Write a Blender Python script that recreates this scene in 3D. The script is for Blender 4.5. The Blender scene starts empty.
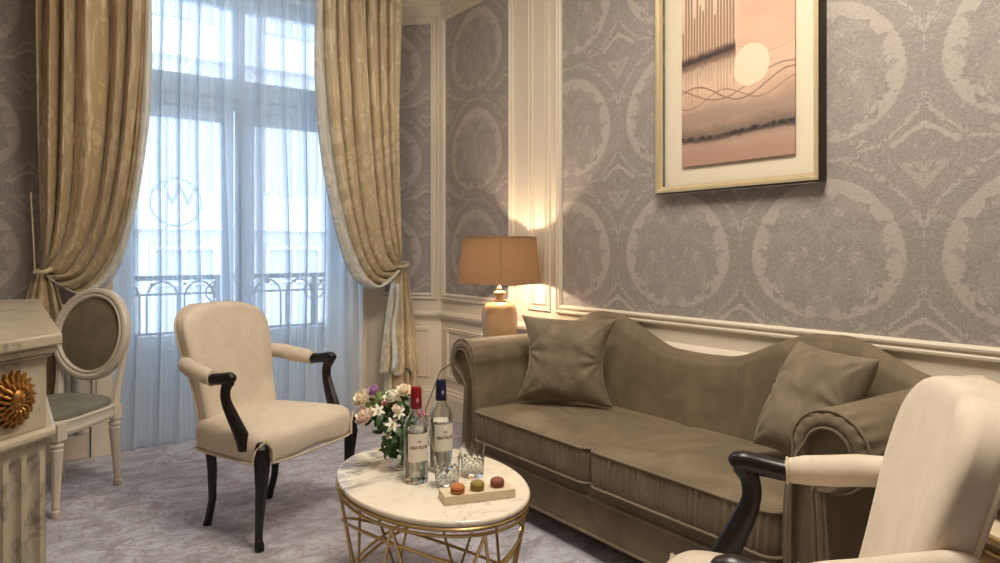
import bpy, math, random
from mathutils import Vector, Matrix, noise
PI = math.pi
random.seed(7)
sc = bpy.context.scene
COL = sc.collection
RW = 2.60      # right wall plane (x)
WY = 4.72      # window wall plane (y)
CY = 4.42      # y where the right wall meets the canted wall
CEIL = 3.30

# ------------------------------------------------------------ node helpers
class E:
    """tiny expression wrapper around Math nodes"""
    def __init__(s, nt, sock): s.nt, s.s = nt, sock
    def _m(s, op, *a):
        n = s.nt.nodes.new('ShaderNodeMath'); n.operation = op
        for i, v in enumerate((s,) + a):
            if isinstance(v, E): s.nt.links.new(v.s, n.inputs[i])
            else: n.inputs[i].default_value = v
        return E(s.nt, n.outputs[0])
    def __add__(s, o): return s._m('ADD', o)
    def __radd__(s, o): return s._m('ADD', o)
    def __mul__(s, o): return s._m('MULTIPLY', o)
    def __rmul__(s, o): return s._m('MULTIPLY', o)
    def __sub__(s, o): return s._m('SUBTRACT', o)
    def __rsub__(s, o): return (s * -1.0) + o
    def __truediv__(s, o): return s._m('DIVIDE', o)
    def abs(s): return s._m('ABSOLUTE')
    def sin(s): return s._m('SINE')
    def sqrt(s): return s._m('SQRT')
    def fract(s): return s._m('FRACT')
    def floor(s): return s._m('FLOOR')
    def pow(s, p): return s._m('POWER', p)
    def atan2(s, o): return s._m('ARCTAN2', o)
    def max(s, o): return s._m('MAXIMUM', o)
    def min(s, o): return s._m('MINIMUM', o)
    def ss(s, a, b):      # smoothstep between a and b (b may be < a)
        n = s.nt.nodes.new('ShaderNodeMapRange'); n.interpolation_type = 'SMOOTHSTEP'
        inv = b < a
        lo, hi = (b, a) if inv else (a, b)
        s.nt.links.new(s.s, n.inputs[0])
        n.inputs[1].default_value = lo; n.inputs[2].default_value = hi
        n.inputs[3].default_value = 1.0 if inv else 0.0
        n.inputs[4].default_value = 0.0 if inv else 1.0
        return E(s.nt, n.outputs[0])

def srgb(r, g, b):
    f = lambda v: (v / 255 / 12.92) if v <= 10 else ((v / 255 + 0.055) / 1.055) ** 2.4
    return (f(r), f(g), f(b), 1)

class M_:
    def __init__(s, name):
        s.m = bpy.data.materials.new(name); s.m.use_nodes = True
        s.nt = s.m.node_tree; s.bs = s.nt.nodes['Principled BSDF']; s.out = s.nt.nodes['Material Output']
    def new(s, t): return s.nt.nodes.new('ShaderNode' + t)
    def link(s, a, b): s.nt.links.new(a.s if isinstance(a, E) else a, b)
    def coord(s, kind='Object'):
        return s.new('TexCoord').outputs[kind]
    def xyz(s, sock):
        n = s.new('SeparateXYZ'); s.link(sock, n.inputs[0])
        return [E(s.nt, n.outputs[i]) for i in range(3)]
    def comb(s, x, y, z):
        n = s.new('CombineXYZ')
        for i, v in enumerate((x, y, z)):
            if isinstance(v, E): s.link(v, n.inputs[i])
            else: n.inputs[i].default_value = v
        return n.outputs[0]
    def map(s, sock, scale=(1, 1, 1), loc=(0, 0, 0), rot=(0, 0, 0)):
        n = s.new('Mapping'); s.link(sock, n.inputs[0])
        n.inputs['Scale'].default_value = scale; n.inputs['Location'].default_value = loc; n.inputs['Rotation'].default_value = rot
        return n.outputs[0]
    def noise(s, sock, scale=5, detail=4, rough=.5, dist=0):
        n = s.new('TexNoise'); s.link(sock, n.inputs['Vector'])
        n.inputs['Scale'].default_value = scale; n.inputs['Detail'].default_value = detail
        n.inputs['Roughness'].default_value = rough; n.inputs['Distortion'].default_value = dist
        return E(s.nt, n.outputs[0])
    def vor(s, sock, scale=5, feature='F1'):
        n = s.new('TexVoronoi'); n.feature = feature; s.link(sock, n.inputs['Vector']); n.inputs['Scale'].default_value = scale
        return E(s.nt, n.outputs[0])
    def mix(s, f, a, b):
        n = s.new('Mix'); n.data_type = 'RGBA'
        if isinstance(f, E): s.link(f, n.inputs[0])
        else: n.inputs[0].default_value = f
        for v, i in ((a, 6), (b, 7)):
            if isinstance(v, tuple): n.inputs[i].default_value = v
            else: s.link(v, n.inputs[i])
        return n.outputs[2]
    def bump(s, h, strength=.3, dist=.01):
        n = s.new('Bump'); n.inputs['Strength'].default_value = strength; n.inputs['Distance'].default_value = dist
        s.link(h, n.inputs['Height']); s.link(n.outputs[0], s.bs.inputs['Normal'])
    def set(s, color=None, rough=None, metal=None, sheen=None, sheen_tint=None, spec=None, coat=None, trans=None, ior=None, srough=None):
        i = s.bs.inputs
        if color is not None:
            if isinstance(color, tuple): i['Base Color'].default_value = color
            else: s.link(color, i['Base Color'])
        if rough is not None:
            if isinstance(rough, E): s.link(rough, i['Roughness'])
            else: i['Roughness'].default_value = rough
        if metal is not None: i['Metallic'].default_value = metal
        if sheen is not None: i['Sheen Weight'].default_value = sheen
        if srough is not None: i['Sheen Roughness'].default_value = srough
        if sheen_tint is not None: i['Sheen Tint'].default_value = sheen_tint
        if spec is not None: i['Specular IOR Level'].default_value = spec
        if coat is not None: i['Coat Weight'].default_value = coat
        if trans is not None: i['Transmission Weight'].default_value = trans
        if ior is not None: i['IOR'].default_value = ior
        return s

def simple(name, col, rough=.5, metal=0, var=.06, scale=12, bump=0, **k):
    m = M_(name); c = m.coord()
    n = m.noise(c, scale, 3)
    dark = tuple(v * (1 - var * 2) for v in col[:3]) + (1,)
    lite = tuple(min(1, v * (1 + var)) for v in col[:3]) + (1,)
    m.set(m.mix(n, dark, lite), rough, metal, **k)
    if bump: m.bump(m.noise(c, scale * 8, 3), bump, .002)
    return m.m

MAT = {}
MAT['paint'] = simple('cream_paint', srgb(222, 210, 191), .42, var=.02, scale=3)
MAT['fill_cutting_paper'] = simple('unseen_wall_dark_paper', srgb(150, 141, 136), .7, var=.03, scale=4)  # darker tone picked for the unseen walls, to cut bounced fill and add contrast
MAT['casing'] = simple('window_paint', srgb(206, 219, 230), .45, var=.02, scale=3)
MAT['ceiling'] = simple('ceiling_paint', srgb(238, 230, 218), .8, var=.02, scale=3)

def wallpaper(name, centre, P, zc, PV, dark, light):
    m = M_(name)
    s_, z_, _ = m.xyz(m.coord('UV'))
    a = ((s_ - centre) / P + 100.5).fract() - 0.5           # -.5 .. .5, 0 on the medallion axis
    x = a.abs() * P
    v = (((z_ - zc) / PV + 100.5).fract() - 0.5) * PV
    sym = m.comb(x, v, 0.0)                                  # mirrored coordinates -> symmetrical foliage
    n1 = m.noise(sym, 22, 5, .6, .6); n2 = m.noise(sym, 60, 3, .5, 1.2); n3 = m.noise(sym, 9, 2, .5)
    rx = 0.305 - v * 0.10
    r = ((x / rx).pow(2) + (v / 0.27).pow(2)).sqrt()
    ang = v.atan2(x)
    scal = (ang * 8.0).sin().abs() * 0.10 + (n1 - .5) * 0.42 + ang.sin() * .05
    thick = (ang.sin() * 0.5 + 0.5)
    ring = (r + scal).ss(0.90, 0.925) * (r + (n2 - .5) * .10).ss(1.03, 1.005) * (n3 + thick * .30).ss(.42, .52) * (n2.ss(.36, .42) * .4 + .6)
    inside = r.ss(.86, .80)
    flecks = (n1.ss(.60, .62) * n2.ss(.42, .50)) * inside
    veins = (n2 - .5).abs().ss(.040, .012).max((m.noise(sym, 34, 4, .6, 1.0) - .5).abs().ss(.030, .010))
    # scrolls outside the ring
    r2 = r + (n1 - .5) * .22
    arc = (r2 - 1.27).abs().ss(.035, .018) * n2.ss(.40, .5)
    px = (x - P / 2).abs()
    chev = (v + 0.245 + px * 0.55 + (n1 - .5) * .05).abs().ss(.014, .006) * px.ss(.13, .10)
    palm = (((v - .25) - px * 1.1).abs() * 55.0).sin().ss(.55, .8) * px.ss(.11, .05) * (v - .25).abs().ss(.07, .05)
    outf = n1.ss(.62, .64) * (1.0 - inside) * r.ss(1.02, 1.06)
    mask = ring.max(flecks * .9).max(arc * .85).max(chev).max(palm * .6).max(outf * .7)
    strie = m.noise(m.comb(s_ * 260.0, z_ * 5.0, 0.0), 1, 2)
    leafs = ((ang * 8.0 + r * 9.0).sin() * .5 + .5) * inside * r.ss(.1, .4)
    mid = veins * .36 + strie * .20 + leafs * .14 + m.noise(m.comb(s_, z_, 0.0), 3, 3) * .1
    tot = (mask * .66 + mid * (1.0 - mask * .6))
    m.set(m.mix(tot, dark, light), (1.0 - mask * .15) * .62, sheen=.15)
    m.bump(mask + veins * .4 + strie * .25, .25, .002)
    return m.m
MAT['wp_right'] = wallpaper('damask_paper_right', 1.50, .74, 1.20, .68, srgb(134, 125, 122), srgb(188, 178, 168))
MAT['wp_back'] = wallpaper('damask_paper_back', 3.96, .70, 1.20, .68, srgb(134, 125, 122), srgb(188, 178, 168))

def curtain_mat(name, c1, c2, rough=.38):
    m = M_(name); uv = m.coord('UV'); x, y, _ = m.xyz(uv)
    a = (((x * 3.0).fract()) - .5).abs(); b = (((y * 1.4).fract()) - .5).abs()
    s = m.comb(a, b, 0.0)
    n = m.noise(s, 5.5, 5, .6, .8)
    pat = n.ss(.50, .53)
    m.set(m.mix(pat, c1, c2), rough + 0.0, sheen=.3)
    m.set(rough=(pat * -.16 + .46))
    m.bump(pat * .6 + m.noise(m.map(uv, (60, 60, 1)), 4, 3) * .3, .22, .003)
    m.bs.inputs['Specular IOR Level'].default_value = .7
    return m.m
MAT['gold_satin'] = curtain_mat('gold_damask_satin', srgb(174, 152, 114), srgb(198, 179, 142))
MAT['gold_satin2'] = curtain_mat('champagne_damask_satin', srgb(190, 173, 138), srgb(214, 199, 168))
MAT['lining'] = curtain_mat('silver_lining', srgb(196, 198, 192), srgb(222, 222, 214))

def sheer():
    m = M_('white_voile'); nt = m.nt
    tr = m.new('BsdfTransparent'); tr.inputs[0].default_value = (.97, .985, 1, 1)
    tl = m.new('BsdfTranslucent'); tl.inputs[0].default_value = (.78, .86, .95, 1)
    df = m.new('BsdfDiffuse'); df.inputs[0].default_value = (.78, .86, .95, 1)
    m1 = m.new('MixShader'); m1.inputs[0].default_value = .5
    m.link(tl.outputs[0], m1.inputs[1]); m.link(df.outputs[0], m1.inputs[2])
    m2 = m.new('MixShader')
    lw = m.new('LayerWeight'); lw.inputs['Blend'].default_value = .55
    f = E(nt, lw.outputs['Facing'])
    m.link((f * .55 + .42).min(.96), m2.inputs[0])
    m.link(tr.outputs[0], m2.inputs[1]); m.link(m1.outputs[0], m2.inputs[2])
    m.link(m2.outputs[0], m.out.inputs[0])
    return m.m
MAT['sheer'] = sheer()

def carpet():
    m = M_('mottled_carpet'); c = m.coord()
    cc = m.map(c, (1, 1.6, 1), rot=(0, 0, .6))
    n1 = m.noise(cc, 6.0, 9, .74, 1.0); n2 = m.noise(m.map(c, (1.5, 1, 1), rot=(0, 0, -.5)), 11, 6, .7, 2.2); n3 = m.noise(c, 1.1, 3)
    base = m.mix(n1.ss(.38, .62), srgb(150, 146, 160), srgb(202, 203, 214))
    base = m.mix(n2.ss(.52, .58) * .6, base, srgb(156, 138, 130))
    base = m.mix((n2 - .5).abs().ss(.03, .0) * .5, base, srgb(196, 192, 194))
    base = m.mix(n3.ss(.45, .65) * .35, base, srgb(132, 126, 138))
    m.set(base, .95, sheen=.2)
    m.bump(m.noise(c, 420, 2) + n2 * .6, .5, .006)
    return m.m
MAT['carpet'] = carpet()

def velvet(name, c1, c2, edge, scale=5):
    m = M_(name); c = m.coord()
    n = m.noise(c, scale, 5, .6, .8)
    m.set(m.mix(n.ss(.35, .68), c1, c2), .72, sheen=.55, sheen_tint=edge, srough=.38, spec=.25)
    m.bump(m.noise(c, 30, 3) * .3 + m.noise(c, 600, 1) * .4, .08, .003)
    return m.m
MAT['sofa'] = velvet('taupe_velvet', srgb(108, 95, 76), srgb(125, 111, 90), srgb(176, 166, 146))
MAT['sofa_pipe'] = velvet('taupe_velvet_piping', srgb(120, 107, 87), srgb(132, 118, 98), srgb(200, 190, 165))
MAT['pillow'] = velvet('pillow_velvet', srgb(114, 102, 84), srgb(133, 120, 101), srgb(196, 186, 165), 9)
MAT['chair'] = velvet('ivory_velvet', srgb(204, 190, 170), srgb(214, 201, 183), srgb(236, 226, 212), 7)
MAT['chair_pipe'] = velvet('ivory_piping', srgb(194, 179, 156), srgb(206, 191, 168), srgb(240, 226, 206), 7)
MAT['sage'] = velvet('sage_grey_velvet', srgb(116, 106, 84), srgb(130, 119, 96), srgb(170, 170, 150), 8)
MAT['sage_seat'] = velvet('sage_grey_seat_velvet', srgb(112, 113, 102), srgb(128, 128, 114), srgb(180, 182, 170), 8)
MAT['ebony'] = simple('ebonised_wood', srgb(22, 16, 14), .32, var=.15, scale=20, spec=.4)
MAT['white_wood'] = simple('white_lacquered_wood', srgb(214, 202, 184), .4, var=.05, scale=9)
MAT['brass'] = simple('brushed_brass', srgb(206, 178, 126), .26, 1, var=.06, scale=30)
MAT['gilt'] = simple('aged_gilding', srgb(178, 130, 70), .5, .9, var=.3, scale=40, bump=.3)
MAT['frame_gold'] = simple('champagne_gold_frame', srgb(226, 208, 168), .38, .6, var=.05, scale=20)
MAT['frame_shade_side'] = simple('frame_side_painted_shade', srgb(48, 36, 26), .4, 0, var=.05)  # shade on the frame edge turned from the window, put into the colour
MAT['mat_board'] = simple('ivory_mat_board', srgb(226, 214, 190), .85, 0, var=.01)
MAT['dark_brown'] = simple('dark_brown_ceramic', srgb(44, 26, 20), .25, 0, var=.1)
MAT['light_wood'] = simple('light_wood', srgb(150, 116, 74), .35, 0, var=.18, scale=14)
MAT['board'] = simple('pale_serving_board', srgb(216, 198, 168), .5, 0, var=.04, scale=20)
MAT['red_cap'] = simple('red_capsule', srgb(132, 16, 26), .3, 0, var=.08)
MAT['blue_cap'] = simple('navy_capsule', srgb(18, 26, 62), .3, 0, var=.08)
MAT['label'] = simple('label_paper', srgb(232, 224, 210), .6, 0, var=.01)
MAT['ink'] = simple('label_ink', srgb(96, 40, 44), .6, 0, var=.01)
MAT['seal'] = simple('silver_seal', srgb(190, 190, 196), .3, .6, var=.02)
MAT['iron'] = simple('painted_iron', srgb(62, 66, 72), .5, .2, var=.05)
MAT['stone'] = simple('pale_limestone', srgb(174, 176, 179), .85, 0, var=.04, scale=2)
MAT['far_glass'] = simple('far_window_glass', srgb(146, 152, 158), .5, 0, var=.05)
MAT['leaf'] = simple('green_leaf', srgb(52, 84, 34), .5, 0, var=.3, scale=30)
MAT['leaf_light'] = simple('light_green_leaf', srgb(110, 132, 62), .5, 0, var=.2, scale=30)
MAT['stem'] = simple('green_stem', srgb(78, 104, 50), .5, 0, var=.2)
MAT['petal_cream'] = simple('cream_petals', srgb(240, 226, 200), .6, 0, var=.05, scale=40)
MAT['petal_blush'] = simple('blush_petals', srgb(246, 228, 208), .6, 0, var=.06, scale=40)
MAT['petal_white'] = simple('white_petals', srgb(244, 240, 222), .6, 0, var=.04, scale=40)
MAT['petal_lilac'] = simple('lilac_petals', srgb(186, 142, 186), .6, 0, var=.08, scale=40)
MAT['petal_pink'] = simple('pink_petals', srgb(224, 140, 160), .6, 0, var=.08, scale=40)
MAT['pistil'] = simple('yellow_stamen', srgb(206, 176, 70), .6, 0, var=.1, scale=40)
MAT['mac_orange'] = simple('orange_macaron', srgb(186, 112, 60), .7, 0, var=.08, scale=60, bump=.2)
MAT['mac_olive'] = simple('olive_macaron', srgb(138, 122, 48), .7, 0, var=.08, scale=60, bump=.2)
MAT['mac_brown'] = simple('brown_macaron', srgb(136, 78, 60), .7, 0, var=.08, scale=60, bump=.2)
MAT['mac_cream'] = simple('macaron_filling', srgb(150, 84, 50), .7, 0, var=.08, scale=60)

def marble(name, base, vein, warm, scale=1.0, rough=.12, thr=.55, patch=None):
    m = M_(name); c = m.coord()
    d = m.noise(c, 2.2 * scale, 6, .62, 1.2)
    d2 = m.noise(m.map(c, (1, 2.2, 1), rot=(0, 0, .9)), 3.0 * scale, 8, .6, 2.0)
    v1 = (d2 - .5).abs().ss(.020, .0) * d.ss(.45, .62)
    v2 = d.ss(thr, thr + .12) * (m.noise(m.map(c, (1.2, 4.0, 1), rot=(0, 0, .75)), 4 * scale, 8, .75, 2.0)).ss(.40, .60)
    if patch:
        xx, yy, zz = m.xyz(c); v2 = v2 * ((yy - xx * .5).ss(patch[0], patch[1]) * .9 + .1)
    col = m.mix(m.noise(c, 4 * scale, 4), base, warm)
    col = m.mix((v1 * .7).max(v2 * .85), col, vein)
    m.set(col, rough, spec=.5)
    return m.m
MAT['table_marble'] = marble('white_veined_marble', srgb(236, 228, 212), srgb(112, 110, 112), srgb(226, 212, 190), 1.5, .07, .42, (.02, .22))
MAT['mantel_marble'] = marble('beige_grey_marble', srgb(184, 174, 154), srgb(112, 106, 96), srgb(168, 154, 130), 2.6, .28, .50)

def ceramic():
    m = M_('taupe_glazed_ceramic'); c = m.coord()
    m.set(m.mix(m.noise(c, 9, 5, .6, .5), srgb(176, 142, 100), srgb(204, 176, 136)), .18, coat=.5); return m.m
MAT['ceramic'] = ceramic()

def shade_mat():
    m = M_('brown_linen_shade'); c = m.coord(); x, y, z = m.xyz(c)
    w = m.noise(m.comb(x * 1.0, y * 1.0, z * 6.0), 60, 2)
    col = m.mix(w, srgb(124, 96, 72), srgb(146, 116, 88))
    df = m.new('BsdfDiffuse'); tl = m.new('BsdfTranslucent'); mx = m.new('MixShader'); mx.inputs[0].default_value = .08
    m.link(col, df.inputs[0]); m.link(col, tl.inputs[0])
    m.link(df.outputs[0], mx.inputs[1]); m.link(tl.outputs[0], mx.inputs[2]); m.link(mx.outputs[0], m.out.inputs[0])
    return m.m
MAT['shade'] = shade_mat()
def bulbm():
    m = M_('glowing_bulb'); e = m.new('Emission'); e.inputs[0].default_value = (1, .66, .34, 1); e.inputs[1].default_value = 14
    m.link(e.outputs[0], m.out.inputs[0]); return m.m
MAT['bulb'] = bulbm()

def glassm(name, col=(1, 1, 1, 1), rough=0.0, ior=1.45):
    m = M_(name); m.set(col, rough, trans=1.0, ior=ior); m.bs.inputs['Specular IOR Level'].default_value = .5
    return m.m
MAT['glass'] = glassm('clear_glass', (.97, .99, .98, 1))
MAT['vase'] = glassm('vase_glass', (.93, .98, .94, 1))
def thinglass(name='window_glass', tint=(.95, .98, 1, 1), k=.5):
    m = M_(name); tr = m.new('BsdfTransparent'); tr.inputs[0].default_value = tint
    gl = m.new('BsdfGlossy'); gl.inputs['Roughness'].default_value = .02
    fr = m.new('Fresnel'); fr.inputs[0].default_value = 1.45
    mx = m.new('MixShader'); m.link(E(m.nt, fr.outputs[0]) * k, mx.inputs[0])
    m.link(tr.outputs[0], mx.inputs[1]); m.link(gl.outputs[0], mx.inputs[2]); m.link(mx.outputs[0], m.out.inputs[0])
    return m.m
MAT['pane'] = thinglass()
MAT['water'] = glassm('water', (.97, 1, .985, 1), 0, 1.2)

def artwork():
    m = M_('abstract_watercolour')
    u, v, _ = m.xyz(m.coord('UV'))     # metres on the paper, origin bottom left
    P = m.comb(u, v, 0.0)
    n = m.noise(P, 5, 5, .6); nf = m.noise(P, 30, 4, .6)
    cream, salmon, pink, taupe = srgb(236, 220, 198), srgb(212, 172, 148), srgb(222, 194, 174), srgb(172, 150, 136)
    vv = v + (n - .5) * .16
    col = m.mix(vv.ss(.02, .14), srgb(196, 150, 130), pink)
    col = m.mix(vv.ss(.14, .20), col, taupe)
    col = m.mix(vv.ss(.20, .30), col, srgb(222, 190, 164))
    col = m.mix(vv.ss(.36, .52) * u.ss(.16, .32) * (m.noise(m.comb(u * 2.0, v * 7.0, 0.0), 2, 4).ss(.35, .6) * .5 + .5), col, salmon)
    col = m.mix(vv.ss(.62, .86), col, srgb(228, 186, 150))
    left = u.ss(.34, .24)
    col = m.mix(left * vv.ss(.30, .46), col, srgb(228, 204, 178))
    # hills: wavy outlines
    def wave(base, amp, freq, ph, w, tone, f=1.0):
        nonlocal col
        h = (u * freq + ph).sin() * amp + base + (nf - .5) * .012
        d = (v - h).abs().ss(w, w * .3)
        fill = (v - h).ss(0.0, -.07) * .22
        col = m.mix((d * f).max(fill * f), col, tone)
    grey = srgb(140, 118, 104)
    wave(.31, .045, 13.0, .6, .006, grey); wave(.33, .05, 10.0, 2.6, .006, grey, .9)
    wave(.29, .03, 17.0, 4.0, .005, grey, .8); wave(.22, .012, 9.0, 1.0, .016, srgb(160, 140, 124), .8)
    wave(.47, .03, 14.0, 4.4, .003, srgb(200, 150, 120), .7)
    # sun
    d = (((u - .368).pow(2) + (v - .40).pow(2)).sqrt())
    sun = d.ss(.092, .087) * (v - ((u * 13.0 + .6).sin() * .02 + .335)).ss(-.01, .0)
    col = m.mix(sun, col, srgb(234, 214, 188))
    # dark ridge
    hb = (u * 9.0 + 3.4).sin() * .008 + .125 + (nf - .5) * .022
    ridge = (v - hb).abs().ss(.030, .004) * (nf.ss(.3, .6) * .2 + .8)
    soft = (v - hb - .015).abs().ss(.06, .0) * .6
    col = m.mix(ridge.max(soft), col, srgb(58, 50, 46))
    # grove of bare vertical trunks over a dark ground line
    base = u * .08 + .465
    cell = (u * 62.0).floor()
    rnd = (cell * 12.9898).sin() * 437.5
    rnd = rnd.fract().abs()
    wob = (m.noise(m.comb(cell, v * 5.0, 0.0), 2, 2) - .5) * .3
    fx = ((u * 62.0).fract() - .5 + wob).abs()
    line = fx.ss(.40, .18) * (v - (rnd * .26 + .62)).ss(.01, -.01) * (v - base).ss(-.01, .0) * u.ss(.292, .286)
    col = m.mix(line * .8, col, srgb(106, 78, 62))
    wash = (v - base).ss(0.0, .02) * (v - base).ss(.34, .1) * u.ss(.30, .27) * .35
    col = m.mix(wash, col, srgb(176, 132, 104))
    ground = (v - base + (nf - .5) * .03).abs().ss(.045, .010) * u.ss(.297, .288)
    col = m.mix(ground, col, srgb(74, 62, 58))
    drip = fx.ss(.16, .06) * (v - base + rnd * .22).ss(.0, .02) * (v - base).ss(.0, -.005) * u.ss(.297, .288)
    col = m.mix(drip * .6, col, srgb(132, 104, 88))
    under = (v - base).ss(0.0, -.01) * (v - base).ss(-.12, -.02) * u.ss(.297, .285) * .5
    col = m.mix(under, col, srgb(150, 118, 100))
    m.set(col, .85)
    return m.m
MAT['art'] = artwork()
MAT['paper_edge'] = simple('deckled_paper', srgb(222, 204, 176), .8, var=.01)

# ------------------------------------------------------------ mesh helpers
class MB:
    def __init__(s): s.v, s.f, s.mi, s.uv = [], [], [], []
    def add(s, V, F, mi=0, UV=None):
        o = len(s.v); s.v += [tuple(p) for p in V]
        for k, f in enumerate(F):
            s.f.append([i + o for i in f]); s.mi.append(mi)
            s.uv.append([UV[i] for i in f] if UV else None)
        return s
    def box(s, lo, hi, mi=0, M=None):
        (a, b, c), (d, e, f) = lo, hi
        V = [(a, b, c), (d, b, c), (d, e, c), (a, e, c), (a, b, f), (d, b, f), (d, e, f), (a, e, f)]
        if M: V = [M @ Vector(p) for p in V]
        return s.add(V, [(0, 3, 2, 1), (4, 5, 6, 7), (0, 1, 5, 4), (1, 2, 6, 5), (2, 3, 7, 6), (3, 0, 4, 7)], mi)
    def grid(s, fn, nu, nv, cu=False, cv=False, mi=0, uvf=None, cap=False):
        V, U = [], []
        for j in range(nv + (0 if cv else 1)):
            for i in range(nu + (0 if cu else 1)):
                a, b = i / nu, j / nv
                V.append(fn(a, b)); U.append(uvf(a, b) if uvf else (a, b))
        w = nu + (0 if cu else 1); h = nv + (0 if cv else 1)
        F = []
        for j in range(nv):
            for i in range(nu):
                a, b = j * w + i, j * w + (i + 1) % w
                c, d = ((j + 1) % h) * w + (i + 1) % w, ((j + 1) % h) * w + i
                F.append((a, b, c, d))
        if cap and cu:
            F.append(tuple(reversed(range(w)))); F.append(tuple((h - 1) * w + i for i in range(w)))
        return s.add(V, F, mi, U)
    def lathe(s, prof, c=(0, 0, 0), seg=24, mi=0, cap=True, sx=1, sy=1):
        n = len(prof) - 1
        def fn(a, b):
            r, z = prof[int(round(b * n))]; t = a * 2 * PI
            return (c[0] + r * math.cos(t) * sx, c[1] + r * math.sin(t) * sy, c[2] + z)
        return s.grid(fn, seg, n, cu=True, mi=mi, cap=cap)
    def tube(s, pts, r, seg=8, closed=False, mi=0, flat=1.0, up=None):
        P = [Vector(p) for p in pts]; n = len(P)
        R = r if isinstance(r, (list, tuple)) else [r] * n
        V = []; prev = None
        for i in range(n):
            if closed: t = (P[(i + 1) % n] - P[i - 1])
            else: t = P[min(i + 1, n - 1)] - P[max(i - 1, 0)]
            t.normalize()
            if prev is None:
                ref = Vector(up) if up else (Vector((0, 0, 1)) if abs(t.z) < .9 else Vector((0, 1, 0)))
                x = (ref - t * ref.dot(t)).normalized()
            else: x = (prev - t * prev.dot(t)).normalized()
            prev = x; y = t.cross(x)
            for k in range(seg):
                a = 2 * PI * (k + .5) / seg
                V.append(P[i] + x * math.cos(a) * R[i] + y * math.sin(a) * R[i] * flat)
        F = []
        m = n if closed else n - 1
        for i in range(m):
            j = (i + 1) % n
            for k in range(seg):
                k2 = (k + 1) % seg
                F.append((i * seg + k, i * seg + k2, j * seg + k2, j * seg + k))
        if not closed:
            F.append(tuple(reversed(range(seg)))); F.append(tuple((n - 1) * seg + k for k in range(seg)))
        return s.add(V, F, mi)
    def ell(s, c, r, seg=16, rings=10, mi=0, M=None):
        def fn(a, b):
            t = a * 2 * PI; p = (b - .5) * PI * .998
            v = Vector((r[0] * math.cos(p) * math.cos(t), r[1] * math.cos(p) * math.sin(t), r[2] * math.sin(p)))
            if M: v = M @ v
            return (c[0] + v.x, c[1] + v.y, c[2] + v.z)
        return s.grid(fn, seg, rings, cu=True, mi=mi, cap=True)
    def build(s, name, mats, parent=None, origin=None, smooth=True, bevel=0, sub=0, auto=None, solid=0):
        me = bpy.data.meshes.new(name)
        V = s.v
        if origin: V = [(x - origin[0], y - origin[1], z - origin[2]) for x, y, z in V]
        me.from_pydata(V, [], s.f)
        if not isinstance(mats, (list, tuple)): mats = [mats]
        for k in mats: me.materials.append(MAT[k] if isinstance(k, str) else k)
        me.polygons.foreach_set('material_index', s.mi)
        me.polygons.foreach_set('use_smooth', [smooth] * len(s.f))
        if any(u for u in s.uv):
            L = me.uv_layers.new(name='UVMap'); k = 0
            for u, f in zip(s.uv, s.f):
                for q in range(len(f)):
                    L.data[k].uv = u[q] if u else (0, 0)
                    k += 1
        me.update()
        if smooth: me.set_sharp_from_angle(angle=math.radians(auto or 42))
        o = bpy.data.objects.new(name, me); COL.objects.link(o)
        if origin: o.location = origin
        if parent: o.parent = parent
        if bevel:
            b = o.modifiers.new('bev', 'BEVEL'); b.width = bevel; b.segments = 2; b.limit_method = 'ANGLE'
        if solid:
            b = o.modifiers.new('sol', 'SOLIDIFY'); b.thickness = solid; b.offset = 0
        if sub:
            b = o.modifiers.new('sub', 'SUBSURF'); b.levels = sub; b.render_levels = sub
        return o

def tag(o, label=None, cat=None, group=None, kind=None):
    if label: o['label'] = label
    if cat: o['category'] = cat
    if group: o['group'] = group
    if kind: o['kind'] = kind
    return o
def empty(name, loc, label, cat, rz=0, group=None):
    o = bpy.data.objects.new(name, None); COL.objects.link(o); o.location = loc; o.rotation_euler = (0, 0, rz)
    o.empty_display_size = .1
    return tag(o, label, cat, group)
def copy_tree(o, parent=None):
    c = o.copy(); COL.objects.link(c); c.parent = parent
    for ch in list(o.children): copy_tree(ch, c)
    return c
def struct(o, label=None): return tag(o, label=label, kind='structure')
def lerp(a, b, t): return a + (b - a) * t
def interp(pts, x):
    if x <= pts[0][0]: return pts[0][1]
    for (x0, y0), (x1, y1) in zip(pts, pts[1:]):
        if x <= x1:
            t = (x - x0) / (x1 - x0); t = t * t * (3 - 2 * t); return lerp(y0, y1, t)
    return pts[-1][1]

# ------------------------------------------------------------ walls and trim
S2 = math.sqrt(.5)
mapR = lambda s, z, h: (RW - h, s, z)
mapW = lambda s, z, h: (s, WY - h, z)
mapC = lambda s, z, h: (RW - s * S2 - h * S2, CY + s * S2 - h * S2, z)
def slab(mb, mp, s0, s1, z0, z1, h0, h1, mi):
    c = [(s0, z0), (s1, z0), (s1, z1), (s0, z1)]
    V = [mp(a, b, h0) for a, b in c] + [mp(a, b, h1) for a, b in c]
    UV = [(a, b) for a, b in c] * 2
    mb.add(V, [(0, 1, 2, 3), (7, 6, 5, 4), (0, 4, 5, 1), (1, 5, 6, 2), (2, 6, 7, 3), (3, 7, 4, 0)], mi, UV)
PROF = [(0, 0), (0, .012), (.006, .020), (.014, .022), (.020, .014), (.026, .013), (.032, .022), (.040, .024), (.047, .016), (.050, .006), (.050, 0)]
PROF2 = [(0, 0), (0, .008), (.005, .013), (.012, .013), (.016, .008), (.021, .012), (.026, .010), (.028, 0)]
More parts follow.
